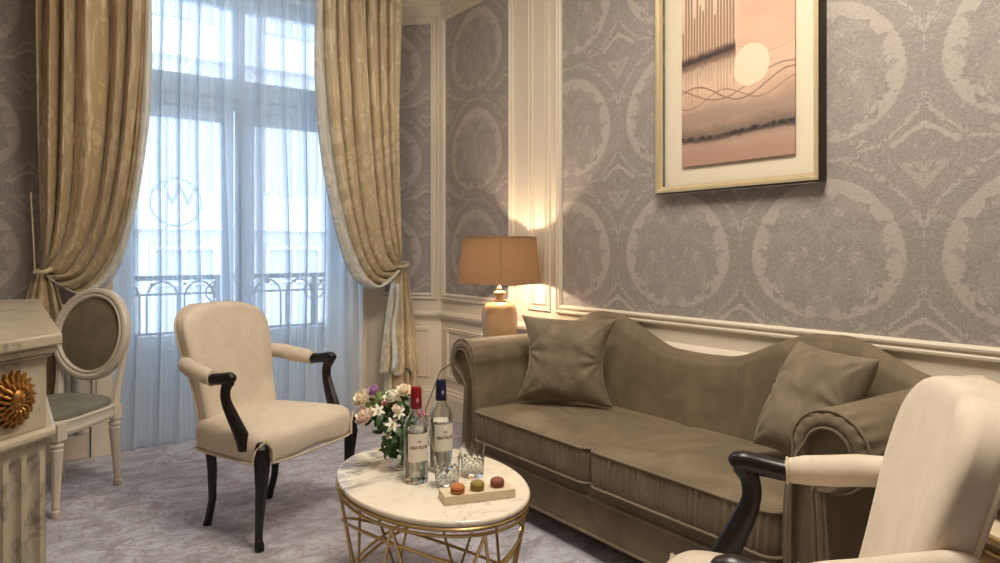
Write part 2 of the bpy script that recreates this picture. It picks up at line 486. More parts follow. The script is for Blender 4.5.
def frame(mb, mp, s0, s1, z0, z1, prof=PROF, mi=0):
    rings = []
    V = []
    for d, h in prof:
        for a, b in ((s0 + d, z0 + d), (s1 - d, z0 + d), (s1 - d, z1 - d), (s0 + d, z1 - d)): V.append(mp(a, b, h))
    F = []
    for i in range(len(prof) - 1):
        for k in range(4):
            k2 = (k + 1) % 4; F.append((i * 4 + k, i * 4 + k2, (i + 1) * 4 + k2, (i + 1) * 4 + k))
    mb.add(V, F, mi)
def run(mb, mp, s0, s1, z, prof, mi=0, m0=0, m1=0):
    """horizontal moulding; m0/m1 slant the ends (mitre) by m * height"""
    V = []
    for dz, h in prof:
        V.append(mp(s0 + m0 * h, z + dz, h)); V.append(mp(s1 - m1 * h, z + dz, h))
    F = [(2 * i, 2 * i + 1, 2 * i + 3, 2 * i + 2) for i in range(len(prof) - 1)]
    F += [tuple(range(0, len(V), 2)), tuple(range(len(V) - 1, 0, -2))]
    mb.add(V, F, mi)
BASE = [(0, 0), (0, .030), (.15, .030), (.16, .024), (.175, .024), (.185, .012), (.20, .010), (.205, 0)]
RAIL = [(-.035, 0), (-.033, .010), (-.020, .014), (-.010, .030), (.006, .034), (.014, .028), (.026, .012), (.030, 0)]
CORN = [(-.13, 0), (-.128, .014), (-.11, .020), (-.10, .036), (-.06, .05), (-.04, .085), (-.02, .10), (.0, .11), (.17, .13), (.17, 0)]

mb = MB()
slab(mb, mapR, -2.0, CY + .02, 0, CEIL, -.15, 0, 0)
slab(mb, mapR, -1.6, 3.06, .87, 2.86, .0, .004, 1)
wr = struct(mb.build('wall_right', ['paint', 'wp_right'], smooth=False))
mb = MB(); slab(mb, mapR, 3.56, 4.36, .87, 2.86, .0, .004, 0)
struct(mb.build('wall_back', ['wp_back'], smooth=False))
mb = MB()
cl = .3 * math.sqrt(2)
slab(mb, mapC, -.03, cl + .03, 0, CEIL, -.15, 0, 0)
slab(mb, mapC, .07, cl + .02, .87, 2.86, .0, .004, 1)
struct(mb.build('wall_corner', ['paint', 'wp_back'], smooth=False))
# window wall, opening .52 .. 2.03, 0 .. 2.86
mb = MB()
slab(mb, mapW, -.45, .52, 0, CEIL, -.28, 0, 0)
slab(mb, mapW, 2.03, 2.40, 0, CEIL, -.28, 0, 0)
slab(mb, mapW, .52, 2.03, 2.90, CEIL, -.28, 0, 0)
slab(mb, mapW, -.3, .36, .87, 2.86, 0, .004, 1)
struct(mb.build('wall_window', ['paint', 'wp_back'], smooth=False))
mb = MB(); mb.box((-.45, -2.0, 0), (-.30, WY, CEIL)); struct(mb.build('wall_left', 'fill_cutting_paper', smooth=False))
mb = MB(); mb.box((-.45, -2.15, 0), (RW + .15, -2.0, CEIL)); struct(mb.build('wall_front', 'fill_cutting_paper', smooth=False))
mb = MB(); mb.box((-.45, -2.15, -.1), (RW + .15, WY + .28, 0)); struct(mb.build('floor', 'carpet', smooth=False))
mb = MB(); mb.box((-.45, -2.15, CEIL), (RW + .15, WY + .28, CEIL + .1)); struct(mb.build('ceiling', 'ceiling', smooth=False))

trims = []
def T(fn):
    mb = MB(); fn(mb); o = mb.build('trim_%d' % (len(trims) + 1), 'paint', auto=30); struct(o); trims.append(o)
def dado(mb, mp, a, b): frame(mb, mp, a, b, .27, .64, PROF2)
T(lambda mb: frame(mb, mapR, -1.65, 3.105, .838, 2.905))
T(lambda mb: frame(mb, mapR, 3.165, 3.375, .838, 2.905, PROF2))
T(lambda mb: frame(mb, mapR, 3.165 + .035, 3.375 - .035, .875, 2.87, PROF2[:5] + [(.016, 0)]))
T(lambda mb: frame(mb, mapR, 3.515, 4.40, .838, 2.905))
T(lambda mb: frame(mb, mapC, .03, cl + .05, .838, 2.905))
T(lambda mb: run(mb, mapR, -2, CY, .73, RAIL, 0, 0, .41))
T(lambda mb: run(mb, mapC, 0, cl, .73, RAIL, 0, .41, .0))
T(lambda mb: [dado(mb, mapR, a, b) for a, b in ((3.50, 4.34), (2.2, 3.4), (1.0, 2.12), (-.3, .92))])
T(lambda mb: dado(mb, mapC, .08, cl - .08))
T(lambda mb: run(mb, mapW, -.3, .40, .73, RAIL))
T(lambda mb: dado(mb, mapW, -.25, .36))
T(lambda mb: run(mb, mapR, -2, CY, 3.115, CORN, 0, 0, .41))
T(lambda mb: run(mb, mapC, 0, cl, 3.115, CORN, 0, .41, .0))
def casing(mb):
    for x0, x1 in ((.415, .52), (2.03, 2.135)):
        mb.box((x0, WY - .03, .2), (x1, WY, 2.98)); mb.box((x0 + .02, WY - .042, .2), (x1 - .045, WY - .03, 2.98))
        mb.box((x0 - .008, WY - .05, 0), (x1 + .004, WY, .2))
    mb.box((.52, WY - .03, 2.90), (2.03, WY, 2.98))
T(casing)
def bb(name, mp, a, b, m0=0, m1=0):
    mb = MB(); run(mb, mp, a, b, 0, BASE, 0, m0, m1); struct(mb.build(name, 'paint', auto=30))
bb('baseboard_right', mapR, -2, CY, 0, .41); bb('baseboard_corner', mapC, 0, cl, .41, 0); bb('baseboard_window', mapW, -.3, .40)

# ------------------------------------------------------------ french window
win = bpy.data.objects.new('window_1', None); COL.objects.link(win); win.location = (1.275, 4.86, 0); struct(win, 'tall white double casement window with a transom light')
def winpart(name, mb, mat, parent=win, **k):
    return mb.build(name, mat, parent, **k)
ox, oy = 1.275, 4.86
mb = MB()
for x0, x1 in ((-.755, -.695), (.695, .755)): mb.box((x0, -.04, 0), (x1, .05, 2.90))
mb.box((-.695, -.04, 2.80), (.695, .05, 2.90)); mb.box((-.695, -.05, 2.13), (.695, .05, 2.33)); mb.box((-.695, -.07, 2.20), (.695, -.05, 2.26))
mb.box((-.695, -.04, 0), (.695, .06, .06)); mb.box((-.04, -.04, 2.33), (.04, .04, 2.80))
winpart('window_frame', mb, 'casing', smooth=False, bevel=.004)
for sgn in (-1, 1):
    mb = MB()
    a, b = (.03, .695) if sgn > 0 else (-.695, -.03)
    mb.box((a, -.03, .06), (a + .075, .02, 2.13)); mb.box((b - .075, -.03, .06), (b, .02, 2.13))
    mb.box((a + .075, -.03, 2.04), (b - .075, .02, 2.13)); mb.box((a + .075, -.03, .06), (b - .075, .02, .16)); mb.box((a + .075, -.03, .56), (b - .075, .02, .66))
    mb.box((a + .075, -.015, .16), (b - .075, .01, .56))
    sash = winpart('window_sash', mb, 'casing', smooth=False, bevel=.004)
    mb = MB(); mb.box((a + .075, -.004, .66), (b - .075, 0.0, 2.04)); winpart('window_pane', mb, 'pane', sash, smooth=False)
    a2, b2 = (.04, .695) if sgn > 0 else (-.695, -.04)
    mb = MB(); mb.box((a2, -.004, 2.33), (b2, 0.0, 2.80)); winpart('window_pane', mb, 'pane', smooth=False)
mb = MB(); mb.box((-.028, -.075, .10), (.028, -.03, 2.13)); winpart('window_mullion', mb, 'casing', smooth=False, bevel=.006)
mb = MB(); mb.tube([(0, -.085, .2), (0, -.085, 2.1)], .008, 8); mb.ell((0, -.10, 1.42), (.014, .02, .05)); winpart('window_handle', mb, 'iron')

# ------------------------------------------------------------ sheers
def sheer_panel(x0, x1, y, seed, n, label, lean=0.0, top=2.99):
    rnd = random.Random(seed)
    ph = [rnd.uniform(0, 6) for _ in range(6)]
    def fn(a, b):
        z = lerp(top, .012, b)
        x = lerp(x0, x1, a) + lean * (b ** 2) + .006 * math.sin(b * 9 + ph[0])
        w = a * n + .30 * math.sin(a * 7 + ph[1]) + .12 * math.sin(b * 2.3 + a * 9 + ph[2])
        fr = (w % 1.0) - .5
        pulse = math.exp(-(fr / .085) ** 2)
        amp = .80 + .45 * b
        d = -.055 * pulse * amp * 1.25 + .008 * math.sin(2 * PI * w * 2 + ph[3]) + .006 * math.sin(b * 6 + a * 20)
        x += -.040 * fr * math.exp(-(fr / .16) ** 2) * 2.2 * amp
        if b > .93: d -= (b - .93) * .35 * (.4 + .6 * math.sin(a * 19) ** 2)
        return (x, y + d + .015, z)
    mb = MB(); mb.grid(fn, n * 40, 50)
    o = mb.build('sheer_curtain', 'sheer', origin=((x0 + x1) / 2, y, .0))
    tag(o, label, 'sheer curtain', 'sheer curtains at the window')
sheer_panel(.50, 1.42, 4.70, 3, 6, 'white sheer voile curtain over the left half of the window')
sheer_panel(1.22, 2.06, 4.575, 11, 5, 'white sheer voile curtain over the right half of the window, edge at the middle')
mb = MB(); mb.tube([(.42, 4.64, 3.0), (2.13, 4.64, 3.0)], .012, 10)
tag(mb.build('curtain_rail', 'casing', origin=(1.275, 4.64, 3.0)), 'white curtain rail above the window at the top of the picture', 'curtain rail')

# ------------------------------------------------------------ drapes
def drape(name, side, xt0, xt1, tie, P2a, P2b, label, mat, seed, yb=4.50, n=6, tail=None):
    rnd = random.Random(seed); ph = [rnd.uniform(0, 6) for _ in range(8)]
    root = empty(name, (tie[0], yb, 0), label, 'curtain', group='gold tied back curtains at the window')
    ox_, oy_ = tie[0], yb
    def path(u, t):
        xt = lerp(xt0, xt1, u)
        P0 = (xt, 3.03); P1 = (lerp(xt0, xt1, u), 1.9); P2 = (lerp(P2a[0], P2b[0], u), lerp(P2a[1], P2b[1], u))
        P3 = (tie[0] + (u - .5) * .012, tie[1] - (u - .5) * .05)
        c = ((1 - t) ** 3, 3 * t * (1 - t) ** 2, 3 * t * t * (1 - t), t ** 3)
        return (sum(k * p[0] for k, p in zip(c, (P0, P1, P2, P3))), sum(k * p[1] for k, p in zip(c, (P0, P1, P2, P3))))
    def surf(u, t, off=0.0):
        t = t ** .8
        # uneven folds
        w = u * n + .22 * math.sin(u * 11 + ph[0]) + .10 * math.sin(t * 5 + u * 7 + ph[1])
        sft = .022 * math.sin(2 * PI * w + 1.3) * (1 - t ** 3)
        uu = u + sft * (1 if 0.03 < u < .97 else 0)
        x, z = path(max(0, min(1, uu)), t)
        fold = abs(math.sin(PI * w)) ** .7
        amp = lerp(.14, .065, t) * (1 - max(0, (t - .9) / .1) * .6)
        y = -fold * amp + .018 * math.sin(2 * PI * w * 2 + ph[2]) * (1 - t) + .006 * noise.noise(Vector((u * 22, t * 14, seed)))
        belly = -.075 * math.sin(PI * min(1, t * 1.02)) ** 1.5 * u
        sag = .012 * math.sin(t * 30 + u * 17) * max(0, t - .7) / .3 * (1 - max(0, (t - .93) / .07))
        return (x - ox_, y + belly + off, z + sag)
    mb = MB(); mb.grid(surf, n * 22, 90, uvf=lambda a, b: (a * 1.4, b * 2.2))
    mb.build('curtain_panel', mat, root, solid=.004, auto=75)
    # lining turned out along the leading edge
    def lin(a, b):
        x, y, z = surf(1.0, b)
        k = math.sin(PI * min(1, b * 1.0)) ** .6
        sx = side * a * ((.10 if side > 0 else .05) + .01 * math.sin(b * 11)) * (.35 + .65 * k)
        return (x - sx * .9 , y - .012 - .03 * math.sin(PI * a) , z - a * .02 * k)
    mb = MB(); mb.grid(lin, 8, 70, uvf=lambda a, b: (a * .2, b * 2.2)); mb.build('curtain_lining', 'lining', root, solid=.003, auto=75)
    # tail under the tie
    (tx0, tx1, tz), lseed = tail, seed + 3
    def tl(u, t, shift=0.0, zb=tz, x0=tx0, x1=tx1, nn=3.2):
        e = t ** .55
        w = u * nn + .2 * math.sin(u * 9 + ph[4])
        x = lerp(tie[0] + (u - .5) * .03, lerp(x0, x1, u), e)
        z = lerp(tie[1], zb + .02 * math.sin(u * 12), t)
        y = -abs(math.sin(PI * w)) * lerp(.03, .075, e) - .01 + shift
        return (x - ox_, y, z)
    mb = MB(); mb.grid(lambda a, b: tl(a, b), 70, 34, uvf=lambda a, b: (a * .8, b * .9)); mb.build('curtain_tail', mat, root, solid=.004, auto=75)
    if side > 0:
        mb = MB(); mb.grid(lambda a, b: tl(a, b, .03, .12, tx0 + .04, tx1 - .0, 3.5), 60, 34, uvf=lambda a, b: (a * .8, b * 1.2)); mb.build('curtain_lower_tail', 'gold_satin2', root, solid=.004, auto=75)
        mb = MB(); mb.grid(lambda a, b: (lerp(tie[0] - .085, tx0 + .035, b) + a * lerp(.025, .045, b) - ox_ + .01 * math.sin(b * 9), -.11 - .012 * math.sin(a * PI), lerp(tie[1] - .13, tz + .03, b)), 6, 16); mb.build('lining_fold', 'lining', root, solid=.003)
    else:
        mb = MB(); mb.grid(lambda a, b: (tx1 - .09 + a * lerp(.05, .10, b) - ox_, -.10 - .02 * abs(math.sin(a * PI * 2)), lerp(tie[1] - .18, .2, b)), 12, 16); mb.build('lining_fold', 'lining', root, solid=.003)
    # tie band
    mb = MB()
    pts = [(math.cos(a) * .035, -.045 + math.sin(a) * .062, tie[1] + .012 * math.sin(a + 1)) for a in [2 * PI * k / 20 for k in range(20)]]
    mb.tube(pts, .012, 8, closed=True)
    if side < 0:
        mb.tube([(-.035, -.03, tie[1]), (-.042, -.02, tie[1] + .18), (-.052, .03, tie[1] + .42)], .004, 6)
    mb.build('tieback', 'gold_satin', root)
    return root
drape('gold_curtain', -1, .13, .655, (.165, 1.09), (.16, 1.45), (.56, .62), 'gold damask curtain tied back to the left of the window behind the oval chair', 'gold_satin', 5, 4.50, 5, tail=(.0, .34, .25))
drape('gold_curtain', 1, 2.285, 1.69, (2.30, 1.095), (2.29, 1.45), (1.84, .56), 'champagne gold curtain with silver lined edge tied back to the right of the window', 'gold_satin2', 9, 4.50, 6, tail=(2.14, 2.425, .33))

# ------------------------------------------------------------ outside: balcony, sign, facade
bal = empty('balcony_railing', (1.275, 5.40, 0), 'wrought iron balcony railing outside the window', 'railing')
mb = MB()
mb.box((-1.6, -.02, .985), (1.6, .02, 1.02)); mb.box((-1.6, -.012, .88), (1.6, .012, .895)); mb.box((-1.6, -.012, .60), (1.6, .012, .62)); mb.box((-1.6, -.012, .12), (1.6, .012, .14))
mb.build('handrail', 'iron', bal, smooth=False)
mb = MB()
for k in range(-6, 7):
    x = k * .245
    if k % 3 == 0:
        mb.lathe([(.006, .12), (.02, .2), (.012, .3), (.028, .4), (.010, .5), (.03, .6), (.010, .68), (.034, .76), (.012, .84), (.04, .92), (.014, .985)], (x, 0, 0), 10)
        for sg in (-1, 1):
            mb.tube([(x + sg * (.01 + .075 * math.sin(q / 6 * PI)), 0, .80 + .03 * q) for q in range(7)], .006, 5)
    else:
        pass
    mb.tube([(x + .02 + .1 * (1 - math.cos(PI * q / 12)), 0, (.86 + .115 * math.sin(PI * q / 12))) for q in range(13)], .008, 5)
    mb.tube([(x + .02, 0, .14), (x + .02, 0, .86)], .008, 5); mb.tube([(x + .22, 0, .14), (x + .22, 0, .86)], .008, 5)
mb.build('railing_ironwork', 'iron', bal)
mb = MB(); mb.box((-.6, WY + .28, -.16), (3.2, 5.5, -.02)); tag(mb.build('balcony_slab', 'stone', origin=(1.275, 5.2, -.1), smooth=False), 'pale stone balcony floor outside the window', 'balcony')

MAT['sign_grey'] = simple('weathered_grey_sign', srgb(150, 152, 158), .6, 0, var=.05)
sg = empty('hanging_sign', (1.16, 6.3, .0), 'ring shaped sign with a W on a pole beyond the balcony', 'sign')
mb = MB(); mb.tube([(.30 * math.cos(a) * .66, 0, 1.60 + .30 * math.sin(a) * .66) for a in [2 * PI * k / 40 for k in range(40)]], .012, 6, closed=True); mb.build('sign_ring', 'sign_grey', sg)
mb = MB(); mb.tube([(-.075, 0, .2), (-.075, 0, 2.6)], .014, 8); mb.build('pole', 'sign_grey', sg)
def text_mesh(body, size, name, mat, parent, loc, rot, depth=.004, fn=None, bold=0.0):
    cu = bpy.data.curves.new(name, 'FONT'); cu.body = body; cu.size = size; cu.extrude = depth; cu.align_x = 'CENTER'; cu.align_y = 'CENTER'; cu.offset = bold
    t = bpy.data.objects.new(name, cu); COL.objects.link(t)
    dg = bpy.context.evaluated_depsgraph_get(); dg.update()
    me = bpy.data.meshes.new_from_object(t.evaluated_get(dg)); me.name = name
    bpy.data.objects.remove(t)
    if fn:
        for v in me.vertices: v.co = fn(v.co)
    me.materials.clear(); me.materials.append(MAT[mat])
    o = bpy.data.objects.new(name, me); COL.objects.link(o); o.location = loc; o.rotation_euler = rot; o.parent = parent
    return o
text_mesh('W', .26, 'sign_letter', 'sign_grey', sg, (.03, 0, 1.64), (PI / 2, 0, 0), .006)

fac = empty('opposite_building', (2.5, 15, -8), 'pale stone apartment building across the street seen through the sheers', 'building')
mb = MB(); mb.box((-12, 0, 0), (24, 6, 26)); mb.build('wall', 'stone', fac, smooth=False)
mb = MB()
for z in (6.2, 9.6, 13.0, 16.4): mb.box((-12, -.25, z), (24, 0, z + .35))
mb.build('cornice', 'stone', fac, smooth=False)
for z in (7.0, 10.4, 13.8):
    for x in range(-4, 8):
        xx = x * 2.2 + .4
        mb = MB(); mb.box((xx - .55, -.03, z), (xx + .55, 0.0, z + 2.2), 1)
        for q in (-.6, -.03, .54): mb.box((xx + q, -.10, z), (xx + q + .07, -.02, z + 2.2), 0)
        mb.box((xx - .6, -.10, z + 2.2), (xx + .61, -.02, z + 2.3), 0); mb.box((xx - .6, -.10, z + 1.5), (xx + .6, -.02, z + 1.56), 0)
        mb.build('window', ['stone', 'far_glass'], fac, smooth=False)

# ------------------------------------------------------------ fireplace
fp = empty('marble_fireplace', (0, 2.6, 0), 'beige marble fireplace mantel with fluted corner pilaster on the left edge', 'fireplace')
def poly(mb, pts, z0, z1, mi=0):
    n = len(pts); V = [(x, y, z0) for x, y in pts] + [(x, y, z1) for x, y in pts]
    F = [tuple(reversed(range(n))), tuple(range(n, 2 * n))] + [(i, (i + 1) % n, n + (i + 1) % n, n + i) for i in range(n)]
    mb.add(V, F, mi)
def mant(d, z0, z1, mb):    # plan outline grown by d, canted near corner, local to y=2.6
    pts = [(-.30, 1.60 - d), (-.27, 1.60 - d), (-.265 + d * .4, 1.60 + .045 - d), (.085 + d, 2.0 - d * .4), (.085 + d, 3.45 + d), (-.30, 3.45 + d)]
    pts = [(-.30, 1.63 - d * 1.4), (-.285, 1.63 - d * 1.4), (.085 + d, 2.0 - d * .42), (.085 + d, 3.42 + d), (-.30, 3.42 + d)]
    poly(mb, [(x, y - 2.6) for x, y in pts], z0, z1)
mb = MB()
mant(.028, .972, 1.0, mb); mant(.018, .955, .972, mb); mant(.008, .945, .955, mb)
mb.build('mantel_shelf', 'mantel_marble', fp, smooth=False, bevel=.006)
mb = MB()
mant(-.004, .775, .945, mb)
mb.build('frieze_block', 'mantel_marble', fp, smooth=False, bevel=.003)
mb = MB(); mant(.016, .752, .775, mb); mb.build('lower_moulding', 'mantel_marble', fp, smooth=False, bevel=.011)
# fluted canted face: body with fluting
def fluted(a, b):
    L = .52; s = a * L
    k = ((s - .011) / .05) % 1.0; zz = lerp(.752, 0.0, b)
    edge = min(1, max(0, (.722 - zz) / .012)) * min(1, max(0, (zz - .10) / .02))
    inside = max(0.0, 1 - abs(k - .5) / .33)
    dep = .016 * math.sqrt(max(0, 1 - (1 - inside) ** 2)) * edge if inside > 0 else 0
    x = .08 - s * S2 - dep * S2; y = 2.0 - s * S2 + dep * S2
    return (x, y - 2.6, zz)
mb = MB(); mb.grid(fluted, 150, 70)
poly(mb, [(-.30, 1.70 - 2.6), (-.28, 1.70 - 2.6), (.05, 2.03 - 2.6), (.079, 2.03 - 2.6), (.079, 3.42 - 2.6), (-.30, 3.42 - 2.6)], 0, .752)
mb.box((.05, 2.0 - 2.6, 0), (.08, 2.035 - 2.6, .752))
mb.build('fluted_pilaster', 'mantel_marble', fp, auto=50)
# gilded sunflower medallion on the canted block
med = bpy.data.objects.new('gilded_medallion', None); COL.objects.link(med); med.parent = fp; med['label'] = 'gilded sunflower mask medallion'
cx, cy_ = .08 - .098 * S2, 2.0 - .098 * S2
med.location = (cx + .004, cy_ - 2.6 - .004, .862); med.rotation_euler = (PI / 2, 0, PI / 4)
mb = MB()
for ring, (n, r0, r1, h) in enumerate(((20, .022, .062, .004), (20, .02, .052, .009), (16, .016, .038, .014))):
    for k in range(n):
        a = 2 * PI * (k + ring * .5) / n
        mb.tube([((r0 + (r1 - r0) * t) * math.cos(a + .12 * math.sin(t * 3)), (r0 + (r1 - r0) * t) * math.sin(a + .12 * math.sin(t * 3)) * 1.05, h * (.6 + .7 * math.sin(PI * t)) - .004) for t in (0, .25, .5, .75, 1)],
                [.004, .006, .0075, .0075, .0045], 6, flat=.6)
mb.build('petals', 'gilt', med)
mb = MB(); mb.ell((0, 0, .010), (.019, .026, .014)); mb.ell((0, .002, .023), (.004, .009, .005)); mb.ell((-.007, .008, .021), (.004, .003, .003)); mb.ell((.007, .008, .021), (.004, .003, .003)); mb.ell((0, -.011, .021), (.007, .003, .003))
mb.build('face_mask', 'gilt', med)

# ------------------------------------------------------------ sofa
SY = 2.01
sofa = empty('camelback_sofa', (2.2, SY, 0), 'taupe velvet camelback sofa with rolled arms against the papered wall', 'sofa')
def rr_loop(hw, hh, r, n=6):
    pts = []
    for (cx_, cy2, a0) in ((hw - r, hh - r, 0), (-hw + r, hh - r, 90), (-hw + r, -hh + r, 180), (hw - r, -hh + r, 270)):
        for k in range(n + 1):
            a = math.radians(a0 + 90 * k / n); pts.append((cx_ + r * math.cos(a), cy2 + r * math.sin(a)))
    return pts
# base
mb = MB(); mb.box((1.862 - 2.2, -.86, .085), (2.56 - 2.2, .86, .285)); mb.build('base', 'sofa', sofa, bevel=.012)
mb = MB(); mb.tube([(1.862 - 2.2 - .003, y, .235) for y in (-.86, 0, .86)], .007, 8); mb.tube([(1.862 - 2.2 - .002, y, .093) for y in (-.86, 0, .86)], .006, 8); mb.build('base_piping', 'sofa_pipe', sofa)
for x in (1.93, 2.5):
    for y in (-.88, .88):
        mb = MB(); mb.lathe([(.022, 0), (.028, .04), (.034, .09)], (x - 2.2, y, 0), 12); mb.build('leg', 'ebony', sofa)
def cushion(name, c, hx, hy, hz, mat, crown=.02, ruche=True, parent=None):
    """boxed seat cushion, front face -x is softly ruched"""
    N = 7; loop = rr_loop(hx, hy, .045, N)
    # dense outline
    L = []
    for i in range(len(loop)):
        a, b = loop[i], loop[(i + 1) % len(loop)]
        d = math.dist(a, b); k = max(1, int(d / (.0035 if abs(a[0] + hx) < .05 and abs(b[0] + hx) < .05 else .012)))
        for q in range(k): L.append((lerp(a[0], b[0], q / k), lerp(a[1], b[1], q / k)))
    n = len(L)
    levels = [(-hz, .0), (-hz, .6), (-hz, .93), (-hz * .96, .985), (-hz * .8, 1), (-hz * .4, 1.004), (0, 1.006), (hz * .4, 1.004), (hz * .75, 1), (hz * .92, .99), (hz + .002, .955), (hz + .008, .85), (hz + crown * .7, .6), (hz + crown, .3), (hz + crown, 0)]
    lv = len(levels) - 1
    def fn(a, b):
        j = int(round(b * lv)); z, s = levels[j]; x, y = L[int(round(a * n)) % n]
        side = 1 if abs(z) < hz * .9 and s > .99 else 0
        rz = 0
        if side and ruche and x < -hx + .02:
            w = y * 260 + 5 * math.sin(y * 13) + z * 12 * math.sin(y * 31); x += -.0042 * math.sin(w) * (.45 + .55 * math.sin(y * 47 + z * 20)); rz = 0
        sx = s if hx < 10 else s
        # keep margins even
        mx = hx - (1 - s) * hx; 
        fx = (hx - (1 - s) * min(hx, hy)) / hx if s > .5 else s * 1.0
        fy = (hy - (1 - s) * min(hx, hy)) / hy if s > .5 else s * 1.0
        return (c[0] + x * max(fx, 0), c[1] + y * max(fy, 0), c[2] + z)
    mb = MB(); mb.grid(fn, n, lv, cu=True)
    o = mb.build(name, mat, parent, auto=60)
    for zz in (hz * .93, -hz * .93):
        mb = MB(); mb.tube([(c[0] + x * 1.002, c[1] + y * 1.002, c[2] + zz) for x, y in L[::3]], .0055, 6, closed=True)
        mb.build('piping', 'sofa_pipe', o)
    return o
for sgn in (1, -1):
    cushion('seat_cushion', (2.145 - 2.2, sgn * .4055, .362), .315, .402, .072, 'sofa', .022, True, sofa)
# arms: profile in (y outward, z), swept along x
def arm_profile():
    P = [(-.0, .10), (-.0, .25), (.0, .40), (.008, .52), (.03, .61)]
    cyy, cz, r = .140, .640, .114
    for k in range(0, 15):
        a = math.radians(168 - k * 18.5); P.append((cyy + r * math.cos(a) * (1.0 if k < 13 else .95), cz + r * math.sin(a)))
    P += [(.125, .52), (.128, .46), (.135, .36), (.145, .22), (.15, .10)]
    return P
AP = arm_profile()
def smooth_poly(P, n=6):
    out = []
    for i in range(len(P) - 1):
        p0 = P[max(i - 1, 0)]; p1 = P[i]; p2 = P[i + 1]; p3 = P[min(i + 2, len(P) - 1)]
        for q in range(n):
            t = q / n
            f = lambda a, b, c, d: .5 * ((2 * b) + (-a + c) * t + (2 * a - 5 * b + 4 * c - d) * t * t + (-a + 3 * b - 3 * c + d) * t ** 3)
            out.append((f(p0[0], p1[0], p2[0], p3[0]), f(p0[1], p1[1], p2[1], p3[1])))
    out.append(P[-1]); return out
APs = smooth_poly(AP, 6)
cyc = (.07, .45)
for sgn in (1, -1):
    n = len(APs)
    xs = [(1.880, .52), (1.868, .56), (1.860, .62), (1.856, .70), (1.857, .80), (1.862, .90), (1.870, .96), (1.882, .99), (1.90, 1.0), (1.95, 1.0), (2.0, 1.0), (2.05, 1.0), (2.2, 1.0), (2.35, 1.0), (2.50, 1.0), (2.56, .97)]
    def arm(a, b, sgn=sgn):
        x, s = xs[int(round(b * (len(xs) - 1)))]
        y, z = APs[int(round(a * n)) % n]
        roll = min(1, max(0, (z - .56) / .04))
        if x < 2.0 and s > .6:
            th = math.atan2(z - .640, y - .140)
            s = s * (1 + roll * (.030 if sgn < 0 else .012) * math.sin(th * 17) * (1 - abs(x - 1.87) / .13) * (1 if x < 2.0 else 0))
        ctr = (.140, .640) if z > .54 else (.07, z)
        y = ctr[0] + (y - ctr[0]) * s; z = ctr[1] + (z - ctr[1]) * s
        return (x - 2.2, sgn * (.812 + y), z)
    mb = MB(); mb.grid(arm, n, len(xs) - 1, cu=True, cap=True)
    if sgn < 0: mb.f = [list(reversed(f)) for f in mb.f]; mb.uv = [None] * len(mb.f)
    ao = mb.build('arm', 'sofa', sofa, auto=50)
    mb = MB(); mb.tube([(1.868 - 2.2, sgn * (.812 + y), z) for y, z in APs[2:-1:2]], .0045, 6); mb.build('piping', 'sofa_pipe', ao)
    # front facing: raised panel and gathered scroll
    mb = MB()
    inner = [(.03, .11), (.03, .5), (.045, .60)] + [(.140 + .066 * math.cos(math.radians(165 - k * 22)), .640 + .066 * math.sin(math.radians(165 - k * 22))) for k in range(10)] + [(.105, .54), (.10, .45), (.115, .11)]
    inner = smooth_poly(inner, 3)
    mb.tube([(1.857 - 2.2, sgn * (.812 + y), z) for y, z in inner], .005, 6)
    V = [(1.857 - 2.2, sgn * (.812 + y), z) for y, z in inner]
    mb.build('front_panel', 'sofa', ao)
# back
def top_z(y):
    return interp([(0, .742), (.12, .747), (.56, .884), (.64, .886), (.98, .775), (1.02, .75)], abs(y))
bk = [(.0, 0), (.02, .5), (.035, .8), (.05, .93), (.075, .99), (.105, 1.0), (.135, .98), (.15, .93), (.155, .7), (.155, .4), (.155, 0)]
def backf(a, b):
    y = lerp(-1.0, 1.0, a); tz = top_z(y)
    j = b * (len(bk) - 1); i = min(int(j), len(bk) - 2); t = j - i
    dx = lerp(bk[i][0], bk[i + 1][0], t); h = lerp(bk[i][1], bk[i + 1][1], t)
    e = max(0, (abs(y) - .9) / .1)
    dx = lerp(dx, .09, .35 * e * e)
    puff = -.012 * math.cos(y * 1.7) if b < .5 else 0
    return (2.418 - 2.2 + dx + puff, y, .22 + (tz - .22) * h)
mb = MB(); mb.grid(backf, 110, 40); mb.build('backrest', 'sofa', sofa, auto=70)

